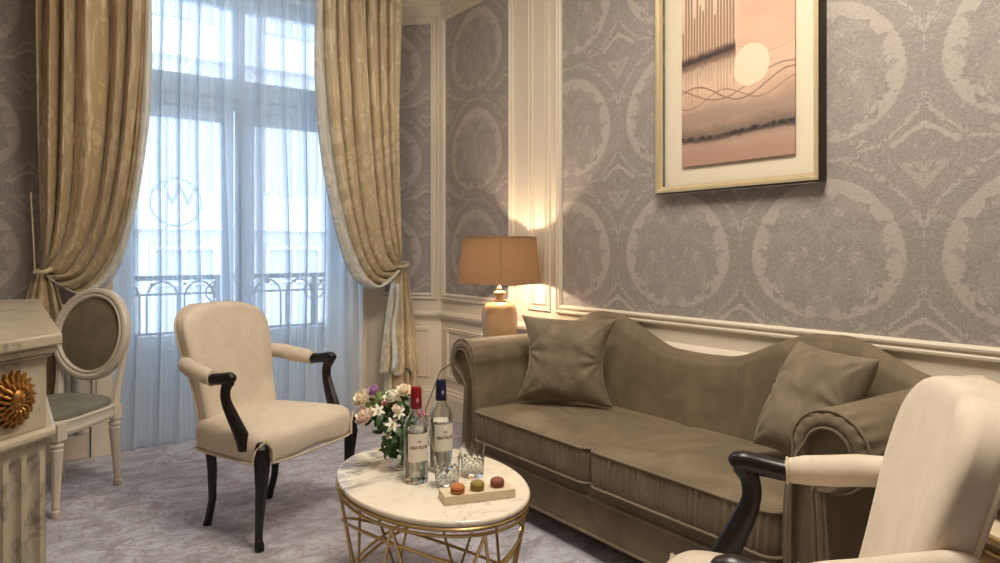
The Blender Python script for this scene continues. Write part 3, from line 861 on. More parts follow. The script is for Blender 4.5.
# ------------------------------------------------------------ cushions thrown on the sofa
def pillow(name, bl, br, tl, thick, label, pinch, seed):
    bl, br, tl = Vector(bl), Vector(br), Vector(tl)
    X = (br - bl); Z = (tl - bl); w, h = X.length / 2, Z.length / 2
    X.normalize(); Z = (Z - X * Z.dot(X)).normalized(); Y = Z.cross(X)
    c = bl + X * w + Z * h
    def f(side):
        def fn(a, b):
            u, v = a * 2 - 1, b * 2 - 1
            x = u * w * (1 - pinch[0] * (1 - v * v) ** 1.0); z = v * h * (1 - pinch[1] * (1 - u * u))
            t = max(0, (1 - abs(u) ** 3.0) * (1 - abs(v) ** 3.0)) ** .55
            # wrinkles radiating from pinched edges
            wr = 0
            for (cu, cv, k) in ((-1, .15, 1), (1, 0, 1.2), (.1, 1, .7), (-.9, -.9, .6), (.95, .9, .6)):
                d = math.hypot(u - cu, v - cv); an = math.atan2(v - cv, u - cu)
                wr += k * math.exp(-d * 2.6) * math.sin(an * 9 + seed + cu * 3) * min(1, d * 4)
            nz = noise.noise(Vector((u * 1.7 + seed, v * 1.7, side * 3))) * .12 + noise.noise(Vector((u * 4 + seed, v * 4, side))) * .04
            th = thick * t * (1 + nz) + wr * .010 * min(1, t * 2)
            p = X * x + Z * z + Y * (-side * th)
            return tuple(p)
        return fn
    mb = MB(); mb.grid(f(1), 56, 56); 
    m2 = MB(); m2.grid(f(-1), 56, 56)
    mb.add(m2.v, [tuple(reversed(q)) for q in m2.f])
    o = mb.build(name, 'pillow', origin=None, auto=80); o.location = c
    bpy.context.view_layer.update()
    # weld seam
    wmod = o.modifiers.new('weld', 'WELD'); wmod.merge_threshold = .0008
    return tag(o, label, 'cushion', 'taupe throw cushions on the sofa')
pillow('throw_cushion', (2.05, 2.765, .465), (2.315, 2.36, .462), (2.115, 2.80, .875), .10, 'taupe throw cushion leaning in the corner by the lamp side arm of the sofa', (.24, .07), 1.0)
pillow('throw_cushion', (2.225, 1.55, .495), (2.165, 1.225, .47), (2.42, 1.50, .865), .10, 'taupe throw cushion leaning at the sofa arm behind the nearer armchair', (.05, .07), 4.0)

# ------------------------------------------------------------ armchairs
def smooth3(P, Rr, n=5):
    out, rad = [], []
    for i in range(len(P) - 1):
        p = [Vector(P[max(i - 1, 0)]), Vector(P[i]), Vector(P[i + 1]), Vector(P[min(i + 2, len(P) - 1)])]
        for q in range(n):
            t = q / n
            out.append(.5 * (2 * p[1] + (p[2] - p[0]) * t + (2 * p[0] - 5 * p[1] + 4 * p[2] - p[3]) * t * t + (-p[0] + 3 * p[1] - 3 * p[2] + p[3]) * t ** 3))
            rad.append(lerp(Rr[i], Rr[i + 1], t))
    out.append(Vector(P[-1])); rad.append(Rr[-1]); return [tuple(v) for v in out], rad
def armchair(loc, f, label):
    rz = math.atan2(-f[0], f[1])
    root = empty('armchair', (loc[0], loc[1], 0), label, 'armchair', rz, 'ivory armchairs with black frames')
    def hw(y): return lerp(.235, .315, (y + .22) / .50)
    def outline(a):
        t = a * 2 * PI; e = .30
        cx_ = math.copysign(abs(math.cos(t)) ** e, math.cos(t)); sy_ = math.copysign(abs(math.sin(t)) ** e, math.sin(t))
        y = .025 + .245 * sy_
        x = hw(y) * cx_
        if sy_ > .6: y += .022 * math.cos(cx_ * PI * .5) 
        return x, y
    lv = [(.335, .0), (.335, .93), (.340, .975), (.36, .995), (.40, 1.005), (.43, 1.0), (.452, .97), (.468, .90), (.482, .72), (.492, .45), (.496, .2), (.497, 0)]
    def seat(a, b):
        z, s = lv[int(round(b * (len(lv) - 1)))]; x, y = outline(a)
        if .33 < z < .37: z += .035 * (math.exp(-((abs(x) - .0) / .14) ** 2)) * (1 if s > .9 else 0) * .5
        return (x * s, .02 + (y - .02) * s, z)
    mb = MB(); mb.grid(seat, 96, len(lv) - 1, cu=True); st = mb.build('seat', 'chair', root, auto=70)
    mb = MB(); mb.tube([(outline(k / 90)[0] * 1.0, .02 + (outline(k / 90)[1] - .02) * 1.0, .343) for k in range(90)], .005, 6, closed=True)
    mb.build('piping', 'chair_pipe', st)
    # back: upholstered shield
    def bhw(t):      # half width along height 0..1
        return interp([(0, .205), (.3, .212), (.75, .248), (.86, .250)], t)
    zb, zt = .38, .955
    def bpos(u, t, side):
        t0 = t
        t = t if t < .6 else .6 + .4 * math.sin((t - .6) / .4 * PI / 2)
        # rounded top corners: superellipse in the top part
        h = bhw(min(t, .86))
        k = max(0, (t - .74) / .26)
        h = h * max(0.0, 1 - k ** 3.0) ** (1 / 3.0)
        x = u * h
        z = lerp(zb, zt, t)
        edge = min(1, (1 - abs(u)) * 3.5) ** .5 if abs(u) < 1 else 0
        edge *= min(1, max(0, 1 - t0) * 9) ** .5
        t2 = t; yc = -.160 - .15 * t ** 1.25 + .03 * (x / .25) ** 2       # recline + concave wrap
        th = .014 + .030 * edge * (1.0 if side > 0 else .7) if side > 0 else .040 + .010 * edge
        if -1 < side < 1: th = .014 if side > 0 else .040
        return (x, yc + side * th, z)
    mb = MB()
    mb.grid(lambda a, b: bpos(a * 2 - 1, b, 1), 28, 34)
    m2 = MB(); m2.grid(lambda a, b: bpos(a * 2 - 1, b, -1), 28, 34); mb.add(m2.v, [tuple(reversed(q)) for q in m2.f])
    # side strip
    def strip(a, b):
        k = int(round(a * 68))
        return bpos(-1, k / 34, 1 - 2 * b) if k <= 34 else bpos(1, (68 - k) / 34, 1 - 2 * b)
    mb.grid(strip, 68, 4)
    bo = mb.build('backrest', 'chair', root, auto=80)
    bo.modifiers.new('weld', 'WELD').merge_threshold = .0008
    for sd in (-1,):
        mb = MB()
        mb.tube([bpos(-1, k / 40, sd) for k in range(39)] + [bpos(1, k / 40, sd) for k in range(38, -1, -1)], .0052, 6)
        mb.build('piping', 'chair_pipe', bo)
    for s in (-1, 1):
        mb = MB()
        mb.tube([(s * .272, .232, .425), (s * .282, .243, .40), (s * .285, .249, .35), (s * .282, .242, .24), (s * .282, .232, .12), (s * .284, .230, .045), (s * .290, .240, .02), (s * .292, .244, 0)],
                [.020, .031, .033, .025, .018, .0155, .020, .018], 8)
        o = mb.build('leg', 'ebony', root, auto=35)
        mb = MB(); mb.tube([(s * .250, .276, .345), (s * .254, .274, .40), (s * .280, .266, .440), (s * .308, .238, .40), (s * .314, .225, .345)], .006, 6); mb.build('leg_piping', 'chair_pipe', o)
        mb = MB(); mb.tube([(s * .195, -.135, .36), (s * .193, -.125, .25), (s * .188, -.130, .12), (s * .185, -.155, .03), (s * .184, -.165, 0)], [.024, .021, .017, .017, .019], 8)
        mb.build('leg', 'ebony', root, auto=35)
        # arm: wood support + rest in one sweep, padded sleeve over the rear
        mb = MB()
        mb.tube(*smooth3([(s * .286, .158, .385), (s * .290, .146, .44), (s * .302, .108, .52), (s * .312, .082, .585), (s * .314, .084, .635), (s * .314, .104, .668)], [.030, .034, .029, .024, .024, .026]), 10, flat=.72, up=(0, 1, 0))
        mb.tube(*smooth3([(s * .313, .132, .670), (s * .314, .122, .674), (s * .314, .10, .677), (s * .313, .055, .671), (s * .306, .0, .666), (s * .296, -.06, .668)], [.008, .021, .026, .025, .024, .021]), 10)
        ar = mb.build('arm', 'ebony', root, auto=50); ar.location.z = .005
        mb = MB()
        mb.tube([(s * .3065, .006, .668), (s * .305, -.006, .669), (s * .302, -.04, .674), (s * .292, -.10, .682), (s * .282, -.15, .692), (s * .262, -.205, .70), (s * .235, -.245, .70)], [.020, .029, .034, .036, .036, .034, .030], 14, flat=.95)
        mb.build('arm_pad', 'chair', ar, auto=70)
        mb = MB(); mb.tube([(s * .3065 + .029 * math.cos(a), .000, .668 + .029 * math.sin(a)) for a in [2 * PI * k / 16 for k in range(16)]], .004, 5, closed=True); mb.build('pad_piping', 'chair_pipe', ar)
    return root
armchair((.963, 3.182), (.49, -.872), 'ivory upholstered armchair with black wood arms standing in front of the sheer curtains')
armchair((1.274, .799), (-.56, .83), 'ivory upholstered armchair with black wood arms in the foreground covering the sofa end')

# ------------------------------------------------------------ oval-back chair
oc = empty('oval_back_chair', (.195, 4.01, 0), 'white carved chair with oval sage grey back and seat beside the fireplace', 'chair', math.atan2(.7, -.7))
def oseat(a):
    t = a * 2 * PI; e = .5
    cx_ = math.copysign(abs(math.cos(t)) ** e, math.cos(t)); sy_ = math.copysign(abs(math.sin(t)) ** e, math.sin(t))
    y = .24 * sy_; return (lerp(.19, .235, (y + .24) / .48) * cx_, y + (.02 * math.cos(cx_ * PI / 2) if sy_ > .5 else 0))
lv = [(.355, 0), (.355, .96), (.36, 1.0), (.375, 1.02), (.385, 1.0), (.41, 1.0), (.418, 1.02), (.425, .99), (.425, .0)]
mb = MB(); mb.grid(lambda a, b: (oseat(a)[0] * lv[int(round(b * 8))][1], oseat(a)[1] * lv[int(round(b * 8))][1], lv[int(round(b * 8))][0]), 72, 8, cu=True); mb.build('seat_rail', 'white_wood', oc, auto=35)
lv2 = [(.426, .0), (.426, .95), (.44, .955), (.455, .92), (.468, .8), (.478, .55), (.482, .25), (.483, 0)]
mb = MB(); mb.grid(lambda a, b: (oseat(a)[0] * lv2[int(round(b * 7))][1], oseat(a)[1] * lv2[int(round(b * 7))][1], lv2[int(round(b * 7))][0]), 72, 7, cu=True); mb.build('seat', 'sage_seat', oc, auto=60)
def oleg(x, y, splay, top=.40):
    mb = MB()
    prof = [(.015, 0), (.020, .008), (.019, .03), (.013, .036), (.018, .045), (.0155, .06), (.026, .285), (.028, .30), (.021, .306), (.029, .322), (.018, .335), (.029, .345), (.029, top - .012)]
    seg = 32
    def fn(a, b):
        r, z = prof[int(round(b * (len(prof) - 1)))]; t = a * 2 * PI
        if .05 < z < .295: r *= 1 - .10 * (math.cos(t * 8) > .2)
        return (x + splay[0] * (1 - z / .4) + r * math.cos(t), y + splay[1] * (1 - z / .4) + r * math.sin(t), z)
    mb.grid(fn, seg, len(prof) - 1, cu=True, cap=True)
    mb.box((x - .028, y - .028, .345), (x + .028, y + .028, top + .02))
    return mb.build('leg', 'white_wood', oc, auto=35)
for s in (-1, 1):
    oleg(s * .205, .21, (0, .01)); oleg(s * .165, -.195, (s * .0, -.03))
ob = bpy.data.objects.new('backrest', None); COL.objects.link(ob); ob.parent = oc; ob.location = (0, -.255, .765); ob.rotation_euler = (math.radians(9), 0, 0)
mb = MB()
pr = [(-.024, -.016), (-.024, .012), (-.016, .020), (-.006, .016), (.004, .022), (.016, .020), (.026, .010), (.026, -.016), (.016, -.022), (-.016, -.022)]
NP = len(pr)
def oring(a, b):
    t = a * 2 * PI; d, h = pr[int(round(b * NP)) % NP]
    return ((.193 + d) * math.cos(t), h + .02 * math.cos(t) ** 2, (.212 + d) * math.sin(t))
mb.grid(oring, 72, NP, cu=True, cv=True); mb.build('oval_frame', 'white_wood', ob, auto=35)
for sd in (1, -1):
    mb = MB(); mb.grid(lambda a, b: (.175 * b * math.cos(a * 2 * PI), sd * (.004 + .020 * (1 - b ** 2.5) + .0) + .02 * (b * math.cos(a * 2 * PI)) ** 2, .194 * b * math.sin(a * 2 * PI)), 60, 10, cu=True); mb.build('back_pad', 'sage', ob)
for s in (-1, 1):
    mb = MB(); mb.tube([(s * .165, -.205, .40), (s * .165, -.215, .48), (s * .172, -.225, .54), (s * .182, -.238, .62), (s * .198, -.247, .70)], [.026, .023, .018, .017, .014], 6, up=(0, 1, 0)); mb.build('back_post', 'white_wood', oc, auto=35)

# ------------------------------------------------------------ lamp and its side table
LX, LY = 2.33, 3.30
st = empty('lamp_table', (LX - .02, LY + .06, 0), 'small round side table hidden behind the sofa arm under the lamp', 'side table')
mb = MB(); mb.lathe([(0, .585), (.19, .585), (.195, .59), (.195, .605), (.19, .61), (0, .61)], seg=40, cap=False); mb.build('tabletop', 'light_wood', st)
for k in range(3):
    a = k * 2 * PI / 3 + .5; mb = MB(); mb.tube([(.15 * math.cos(a), .15 * math.sin(a), 0), (.12 * math.cos(a), .12 * math.sin(a), .585)], [.010, .013], 8); mb.build('leg', 'brass', st)
lamp = empty('table_lamp', (LX, LY, .61), 'table lamp with brown drum shade and glazed taupe ceramic base behind the sofa', 'lamp')
mb = MB(); mb.lathe([(.0, 0), (.075, 0), (.078, .01), (.074, .02), (.088, .06), (.098, .11), (.104, .17), (.103, .22), (.095, .26), (.075, .285), (.05, .292), (.0, .293)], seg=40, cap=False); mb.build('lamp_base', 'ceramic', lamp)
mb = MB(); mb.lathe([(.036, .290), (.038, .298), (.024, .304), (.020, .315), (.026, .330), (.038, .340), (.038, .346), (.020, .354), (.012, .362), (.016, .37), (.007, .38), (.007, .56), (0, .56)], seg=24); mb.build('lamp_neck', 'ceramic', lamp)
mb = MB()
mb.grid(lambda a, b: (lerp(.240, .212, b) * math.cos(a * 2 * PI), lerp(.240, .212, b) * math.sin(a * 2 * PI), lerp(.400, .665, b)), 64, 6, cu=True)
sh = mb.build('lamp_shade', 'shade', lamp)
mb = MB()
for z, r in ((.402, .2405), (.663, .2125)): mb.tube([(r * math.cos(a), r * math.sin(a), z) for a in [2 * PI * k / 60 for k in range(60)]], .0035, 6, closed=True)
mb.tube([(.2115 * math.cos(-2.15), .2115 * math.sin(-2.15), .665), (.2395 * math.cos(-2.15), .2395 * math.sin(-2.15), .402)], .0022, 5)
mb.build('shade_trim', 'light_wood', sh)
mb = MB(); mb.ell((0, 0, .52), (.028, .028, .038)); bulb = mb.build('bulb', 'bulb', lamp)
mb = MB(); mb.tube([(-.08, .02, .012), (-.16, .08, .006), (-.30, .16, -.10), (-.42, .12, -.30), (-.44, .05, -.5), (-.40, .02, -.60)], .003, 5); mb.build('lamp_cord', 'dark_brown', lamp)

# ------------------------------------------------------------ right side table with bowl
stb = empty('side_table', (2.11, .60, 0), 'round wooden side table with brass rim in the lower right corner', 'side table')
mb = MB(); mb.lathe([(0, .50), (.20, .50), (.205, .505), (.205, .52), (.20, .525), (0, .525)], seg=48, cap=False); mb.build('tabletop', 'board', stb)
mb = MB(); mb.lathe([(.206, .495), (.212, .498), (.212, .515), (.206, .518)], seg=48, cap=False); mb.lathe([(.20, .467), (.206, .470), (.206, .477), (.20, .480)], seg=48, cap=False); mb.build('rim', 'brass', stb)
mb = MB()
def drum(a, b):
    t = a * 2 * PI; r = .198 - .005 * (abs((a * 18) % 1 - .5) > .44); return (r * math.cos(t), r * math.sin(t), lerp(.04, .50, b))
mb.grid(drum, 180, 2, cu=True, cap=True); mb.build('drum_body', 'light_wood', stb, auto=30)
mb = MB(); mb.lathe([(.16, 0), (.17, .04), (0, .04)], seg=40); mb.build('plinth', 'dark_brown', stb)
bw = MB(); bw.lathe([(0, 0), (.05, 0), (.055, .006), (.085, .03), (.10, .058), (.098, .062), (.080, .036), (.05, .014), (0, .010)], seg=40, cap=False)
o = bw.build('bowl', 'dark_brown'); o.location = (2.09, .675, .5255); tag(o, 'dark brown bowl standing on the round side table at the right edge', 'bowl')

# ------------------------------------------------------------ framed picture
pic = empty('framed_picture', (RW - .005, 1.886, 2.06), 'large gold framed abstract painting of dunes, sun and bare trees above the sofa', 'picture')
y0, y1, z0, z1 = -.405, .426, 1.466 - 2.06, .60
mb = MB()
FP = [(0, .0), (0, .045), (.004, .052), (.016, .052), (.020, .046), (.024, .046), (.028, .036), (.034, .034), (.034, .0)]
def mp(s, z, h): return (-h, s, z)
frame(mb, mp, y0, y1, z0, z1, FP[2:8], 0)
frame(mb, mp, y0, y1, z0, z1, FP[0:3], 1)
mb.build('picture_frame', ['frame_gold', 'frame_shade_side'], pic, auto=30)
mb = MB(); mb.box((-.012, y0 + .03, z0 + .03), (-.004, y1 - .03, z1 - .03)); mb.build('mat_board', 'mat_board', pic, smooth=False)
mb = MB(); slab(mb, lambda s, z, h: (-h, s, z), 2.170 - 1.886, 1.600 - 1.886, 1.584 - 2.06, z1 - .10, .020, .024, 0)
# uv in metres from lower left corner of the sheet
mb.uv = [[(2.170 - 1.886 - u, v - (1.584 - 2.06)) for u, v in q] for q in mb.uv]
mb.build('painted_sheet', 'art', pic, smooth=False)

# ------------------------------------------------------------ coffee table
TX, TY, TZ = 1.147, 2.025, .45
tb = empty('coffee_table', (TX, TY, 0), 'oval coffee table with white marble top on crossed brass rods', 'coffee table', math.radians(-3.4))
A_, B_ = .2858, .4168
mb = MB()
pt = [(.0, .433), (.985, .433), (.993, .435), (.997, .439), (.997, .445), (.985, .450), (.97, .4505), (0, .4505)]
mb.lathe([(r, z) for r, z in pt], seg=96, cap=False, sx=A_, sy=B_); mb.build('tabletop', 'table_marble', tb, auto=60)
mb = MB()
def oval(rx, ry, z, tilt=(0, 0), n=80, c=(0, 0)):
    return [(c[0] + rx * math.cos(a), c[1] + ry * math.sin(a), z + tilt[0] * math.cos(a) + tilt[1] * math.sin(a)) for a in [2 * PI * k / n for k in range(n)]]
mb.tube(oval(A_ * .985, B_ * .985, .4255), .0065, 8, closed=True)
mb.tube(oval(A_ * .975, B_ * .975, .406), .005, 8, closed=True)
mb.build('top_ring', 'brass', tb)
mb = MB(); mb.tube(oval(A_ * .80, B_ * .80, .008), .008, 8, closed=True); mb.build('bottom_ring', 'brass', tb)
for (tlt, rr, zz) in (((.11, -.08), .93, .205), ((.11, -.08), .91, .185), ((-.12, -.06), .93, .22)):
    mb = MB(); mb.tube(oval(A_ * rr, B_ * rr, zz, tlt), .0055, 8, closed=True); mb.build('hoop', 'brass', tb)
for k in range(7):
    a = 2 * PI * (k + .15) / 7
    for dlt in (-.46, .40):
        b = a + dlt
        mb = MB(); mb.tube([(A_ * .965 * math.cos(a), B_ * .965 * math.sin(a), .402), (A_ * .80 * math.cos(b), B_ * .80 * math.sin(b), .010)], .0052, 7); mb.build('rod', 'brass', tb)

# ------------------------------------------------------------ things on the table
import sys
F_, HY_, H_ = 700., 250., 1.2; TH = math.atan(495 / 700.); cT, sT = math.cos(TH), math.sin(TH)
def on(px, py, z=.4505):
    x = (px - 500) / F_; dz = -(py - HY_) / F_; r = (x * cT + sT, -x * sT + cT); t = (z - H_) / dz
    return (r[0] * t, r[1] * t)
camdir = lambda x, y: math.atan2(-y, -x)
def bottle(p, cap, label, ztop, lab_rot, s=1.0):
    root = empty('water_bottle', (p[0], p[1], TZ + .001), label, 'bottle', 0, 'glass water bottles on the coffee table')
    H = ztop; R = .0395 * s
    outer = [(0, .004), (R * .55, .002), (R * .9, 0), (R, .006), (R, H * .56), (R * .97, H * .62), (R * .80, H * .68), (R * .52, H * .725), (R * .45, H * .76), (R * .41, H * .80), (R * .41, H * .95)]
    mb = MB(); mb.lathe(outer, seg=40, cap=False)
    inner = [(R * .35, H * .95), (R * .35, H * .80), (R * .39, H * .76), (R * .47, H * .72), (R * .75, H * .675), (R * .91, H * .615), (R * .935, H * .55), (R * .935, .012), (R * .5, .010), (0, .010)]
    mb.lathe(inner, seg=40, cap=False)
    mb.lathe([(R * .41, H * .95), (R * .35, H * .95)], seg=40, cap=False)
    mb.build('bottle_glass', 'glass', root, auto=50)
    wl = [(0, .0105), (R * .5, .0105), (R * .93, .0125), (R * .93, H * .555), (0, H * .555)]
    mb = MB(); mb.lathe(wl, seg=40, cap=False); mb.build('water', 'water', root, auto=40)
    mb = MB(); mb.lathe([(R * .46, H * .775), (R * .48, H * .78), (R * .46, H * .92), (R * .44, H * .985), (R * .40, H), (0, H)], seg=24, cap=False); cp = mb.build('bottle_cap', cap, root, auto=40)
    aw = .95
    mb = MB(); mb.grid(lambda a, b: ((R + .0006) * math.cos(lab_rot + (a - .5) * 2 * aw), (R + .0006) * math.sin(lab_rot + (a - .5) * 2 * aw), lerp(H * .235, H * .53, b)), 20, 4); lb = mb.build('label', 'label', root)
    zt = H * .385
    def bend(co):
        ang = lab_rot + co.x / (R + .001); rr = R + .0008 + co.z
        return Vector((rr * math.cos(ang), rr * math.sin(ang), zt + co.y))
    text_mesh('ABATILLES', .0135, 'lettering', 'ink', lb, (0, 0, 0), (0, 0, 0), .0003, bend, .0003)
    def bend2(co):
        ang = lab_rot + co.x / (R + .001); rr = R + .0008 + co.z
        return Vector((rr * math.cos(ang), rr * math.sin(ang), zt + .018 + co.y))
    mb = MB(); 
    for q in (-.10, 0, .10):
        mb.tube([((R + .001) * math.cos(lab_rot + q + w * .02), (R + .001) * math.sin(lab_rot + q + w * .02), zt + .016 + .006 * abs(w)) for w in (-1, 0, 1)], .0008, 4)
    mb.build('label_mark', 'ink', lb)
    ca = lab_rot
    mb = MB(); M3 = Matrix.Rotation(ca, 3, 'Z')
    mb.ell((R * .44 * math.cos(ca), R * .44 * math.sin(ca), H * .865), (.0015, .0045, .010), M=M3); mb.build('cap_seal', 'seal' if cap == 'blue_cap' else 'petal_pink', cp)
p1 = on(416, 481); p2 = on(441, 470)
bottle(p1, 'red_cap', 'glass water bottle with red capsule beside the flowers', .305, camdir(*p1) + .28)
bottle(p2, 'blue_cap', 'glass water bottle with navy blue capsule nearest the sofa', .308, camdir(*p2) + .38)
def tumbler(p, label):
    R = .0425; H = .10
    mb = MB()
    seg = 96
    prof = [(0, 0), (R * .80, 0), (R * .86, .004), (R * .87, .010), (R * .92, .05), (R * .95, .062), (R * .98, .075), (R, H), (R * .955, H), (R * .90, .06), (R * .83, .014), (0, .013)]
    n = len(prof) - 1
    # refine outer wall
    full = []
    for (r0, za), (r1, zb_) in zip(prof, prof[1:]):
        k = max(1, int(math.hypot(r1 - r0, zb_ - za) / .004)) if za < .065 and r0 > R * .84 and zb_ >= za else 1
        for q in range(k): full.append((lerp(r0, r1, q / k), lerp(za, zb_, q / k), k > 1))
    full.append(prof[-1] + (False,))
    m = len(full) - 1
    def fn(a, b):
        r, z, cut = full[int(round(b * m))]; t = a * 2 * PI
        if cut and .008 < z < .062:
            d1 = abs(((a * 12 + z * 70) % 1) - .5); d2 = abs(((a * 12 - z * 70) % 1) - .5)
            r -= .0022 * (max(0, 1 - d1 * 5) + max(0, 1 - d2 * 5))
        return (r * math.cos(t), r * math.sin(t), z)
    mb.grid(fn, seg, m, cu=True)
    o = mb.build('crystal_tumbler', 'glass', auto=25); o.location = (p[0], p[1], TZ + .0012)
    tag(o, label, 'glass', 'cut crystal tumblers on the coffee table')
tumbler(on(447, 486), 'cut crystal tumbler in front of the blue capped bottle')
tumbler(on(472.5, 475.5), 'cut crystal tumbler at the back, nearest the sofa, behind the macarons')
# serving board with macarons
qa, qb = on(441.5, 497.5, .4505), on(513, 489, .4505)
bc = on(477, 497.5); ang = math.atan2(qb[1] - qa[1], qb[0] - qa[0])
bd = MB(); bd.box((-.110, -.040, 0), (.110, .040, .027))
o = bd.build('serving_board', 'board', bevel=.0015, smooth=False); o.location = (bc[0], bc[1], TZ + .0012); o.rotation_euler = (0, 0, ang); tag(o, 'rectangular pale serving board holding three macarons', 'board')
def macaron(px, py, mat, label, k):
    x, y = on(px, py, .479)
    r = empty('macaron', (x, y, TZ + .0287), label, 'macaron', k, 'macarons on the serving board')
    r.scale = (1.1, 1.1, 1.1)
    mb = MB(); mb.lathe([(0, 0), (.014, .0), (.0185, .003), (.0195, .007), (.0198, .009), (.0185, .0092), (0, .0092)], seg=28, cap=False); mb.build('lower_shell', mat, r)
    mb = MB(); mb.lathe([(0, .0088), (.0180, .0088), (.0182, .0125), (0, .0125)], seg=28, cap=False); mb.build('filling', 'mac_cream', r)
    mb = MB(); mb.lathe([(0, .0122), (.0185, .0122), (.0199, .0128), (.0196, .016), (.018, .020), (.013, .0235), (.006, .0252), (0, .0255)], seg=28, cap=False); mb.build('upper_shell', mat, r)
macaron(457.6, 492.6, 'mac_orange', 'orange macaron, the leftmost on the serving board', 0)
macaron(477.3, 489.4, 'mac_olive', 'olive green macaron in the middle of the serving board', 1)
macaron(497.3, 486.2, 'mac_brown', 'reddish brown macaron at the sofa end of the serving board', 2)

# ------------------------------------------------------------ bouquet
VP = on(404, 468)
vx, vy, vz = VP[0], VP[1], TZ + .001
mb = MB(); mb.lathe([(0, 0), (.034, 0), (.038, .004), (.040, .03), (.042, .075), (.047, .115), (.044, .115), (.039, .075), (.037, .03), (.034, .008), (0, .008)], seg=40, cap=False)
o = mb.build('flower_vase', 'vase', auto=50); o.location = (vx, vy, vz); tag(o, 'small clear glass vase holding the bouquet on the marble table', 'vase')
rt = Vector((cT, -sT, 0)); tw = Vector((-sT, -cT, 0)); UP = Vector((0, 0, 1))
def head_pos(px, py, off=0.0):
    # place at vase distance, moved "off" towards the viewer
    d = vx * sT + vy * cT - off; u = (px - 500) / F_ * d; z = H_ - (py - HY_) / F_ * d
    return Vector((u * cT + d * sT, -u * sT + d * cT, z))
def stem_pts(h, k):
    b = Vector((vx + .012 * math.cos(k * 2.3), vy + .012 * math.sin(k * 2.3), vz + .014)); m = Vector((vx + .02 * math.cos(k * 2.3 + 2), vy + .02 * math.sin(k * 2.3 + 2), vz + .10))
    return [b, (b + m) / 2, m, m.lerp(h, .5) + Vector((0, 0, .015)), h]
def petal(mb, c, R3, L, W, cup, mi=0):
    def fn(a, b):
        x = (a - .5) * 2 * W * math.sin(PI * min(.97, b * .88 + .09)) ** .7; y = L * b
        z = cup * b * b * L + .25 * abs(x) ** 1.2
        v = R3 @ Vector((x, y, z)); return (c[0] + v.x, c[1] + v.y, c[2] + v.z)
    mb.grid(fn, 6, 7, mi=mi)
def orient(n):
    n = n.normalized(); return n.to_track_quat('Z', 'Y').to_matrix()
def rose(px, py, r, mat, label, k, off=.0, name='rose'):
    h = head_pos(px, py, off); root = empty(name, tuple(h), label, 'flower', 0, 'cut flowers in the vase')
    N = (h - Vector((vx, vy, vz + .10))).normalized() * .6 + tw * .5 + UP * .2; Q = orient(N)
    mb = MB()
    r = r * 1.12
    mb.ell((0, 0, 0), (r * .45, r * .45, r * .5))
    for ring, (n, tilt, L, W) in enumerate(((4, 75, .75, .45), (6, 55, .95, .50), (8, 30, 1.05, .52), (8, 5, 1.08, .5))):
        for q in range(n):
            a = 2 * PI * (q + ring * .4) / n
            R3 = Q @ (Matrix.Rotation(a, 3, 'Z') @ Matrix.Rotation(math.radians(tilt), 3, 'X'))
            petal(mb, Q @ Vector((0, 0, -r * .25)), R3, r * L, r * W, .5)
    mb.build('blossom', mat, root, solid=.0008)
    mb = MB(); mb.tube([p - h for p in stem_pts(h, k)], .0022, 6); mb.build('stem', 'stem', root)
def lily(px, py, r, label, k, off=.02, mat='petal_white'):
    h = head_pos(px, py, off); root = empty('star_flower', tuple(h), label, 'flower', 0, 'cut flowers in the vase')
    N = tw * 1.0 + UP * .45 + rt * (.4 * math.sin(k)); Q = orient(N)
    mb = MB()
    for q in range(6):
        R3 = Q @ (Matrix.Rotation(2 * PI * q / 6 + k, 3, 'Z') @ Matrix.Rotation(math.radians(12), 3, 'X')); petal(mb, (0, 0, 0), R3, r, r * .22, -.15)
    mb.build('blossom', mat, root, solid=.0006)
    mb = MB()
    for q in range(6):
        R3 = Q @ Matrix.Rotation(2 * PI * q / 6, 3, 'Z'); a = R3 @ Vector((0, .12 * r, .3 * r)); mb.tube([(0, 0, 0), tuple(a)], .0008, 4); mb.ell(tuple(a), (.0016, .0016, .0016), 6, 4)
    mb.build('stamens', 'pistil', root)
    mb = MB(); mb.tube([p - h for p in stem_pts(h, k)], .0018, 6); mb.build('stem', 'stem', root)
rose(362.5, 399.5, .030, 'petal_cream', 'cream rose at the upper left of the bouquet', 1)
rose(366, 416, .034, 'petal_blush', 'blush cream rose low on the left side of the bouquet, above the chair leg', 2, .02)
rose(373.5, 391.5, .020, 'petal_lilac', 'lilac blossom standing highest at the left of the bouquet', 3, 0, 'lilac_blossom')
rose(392, 398, .026, 'petal_white', 'white rose near the top centre of the bouquet', 4, .0)
rose(404, 392, .026, 'petal_cream', 'cream rose just left of the red bottle capsule', 5, -.01)
rose(398, 409, .018, 'petal_blush', 'small blush rose in the middle of the bouquet', 6, .02)
rose(421, 414, .014, 'petal_pink', 'pink blossom peeping out to the right of the red capped bottle', 7, -.02, 'pink_blossom')
rose(385.5, 403, .012, 'petal_pink', 'small pink bud between the white rose and the lilac blossom', 8, .01, 'pink_blossom')
lily(378, 411, .026, 'white star shaped flower on the left of the bouquet beside the blush rose', 1.2, .03)
lily(392.5, 425, .028, 'white star shaped flower hanging at the front of the bouquet', 2.5, .04)
lily(399, 413, .024, 'white star shaped flower under the small blush rose', 3.3, .035)
lily(388, 436, .018, 'small white star flower lowest over the dark leaves', 4.4, .045)
rnd = random.Random(4)
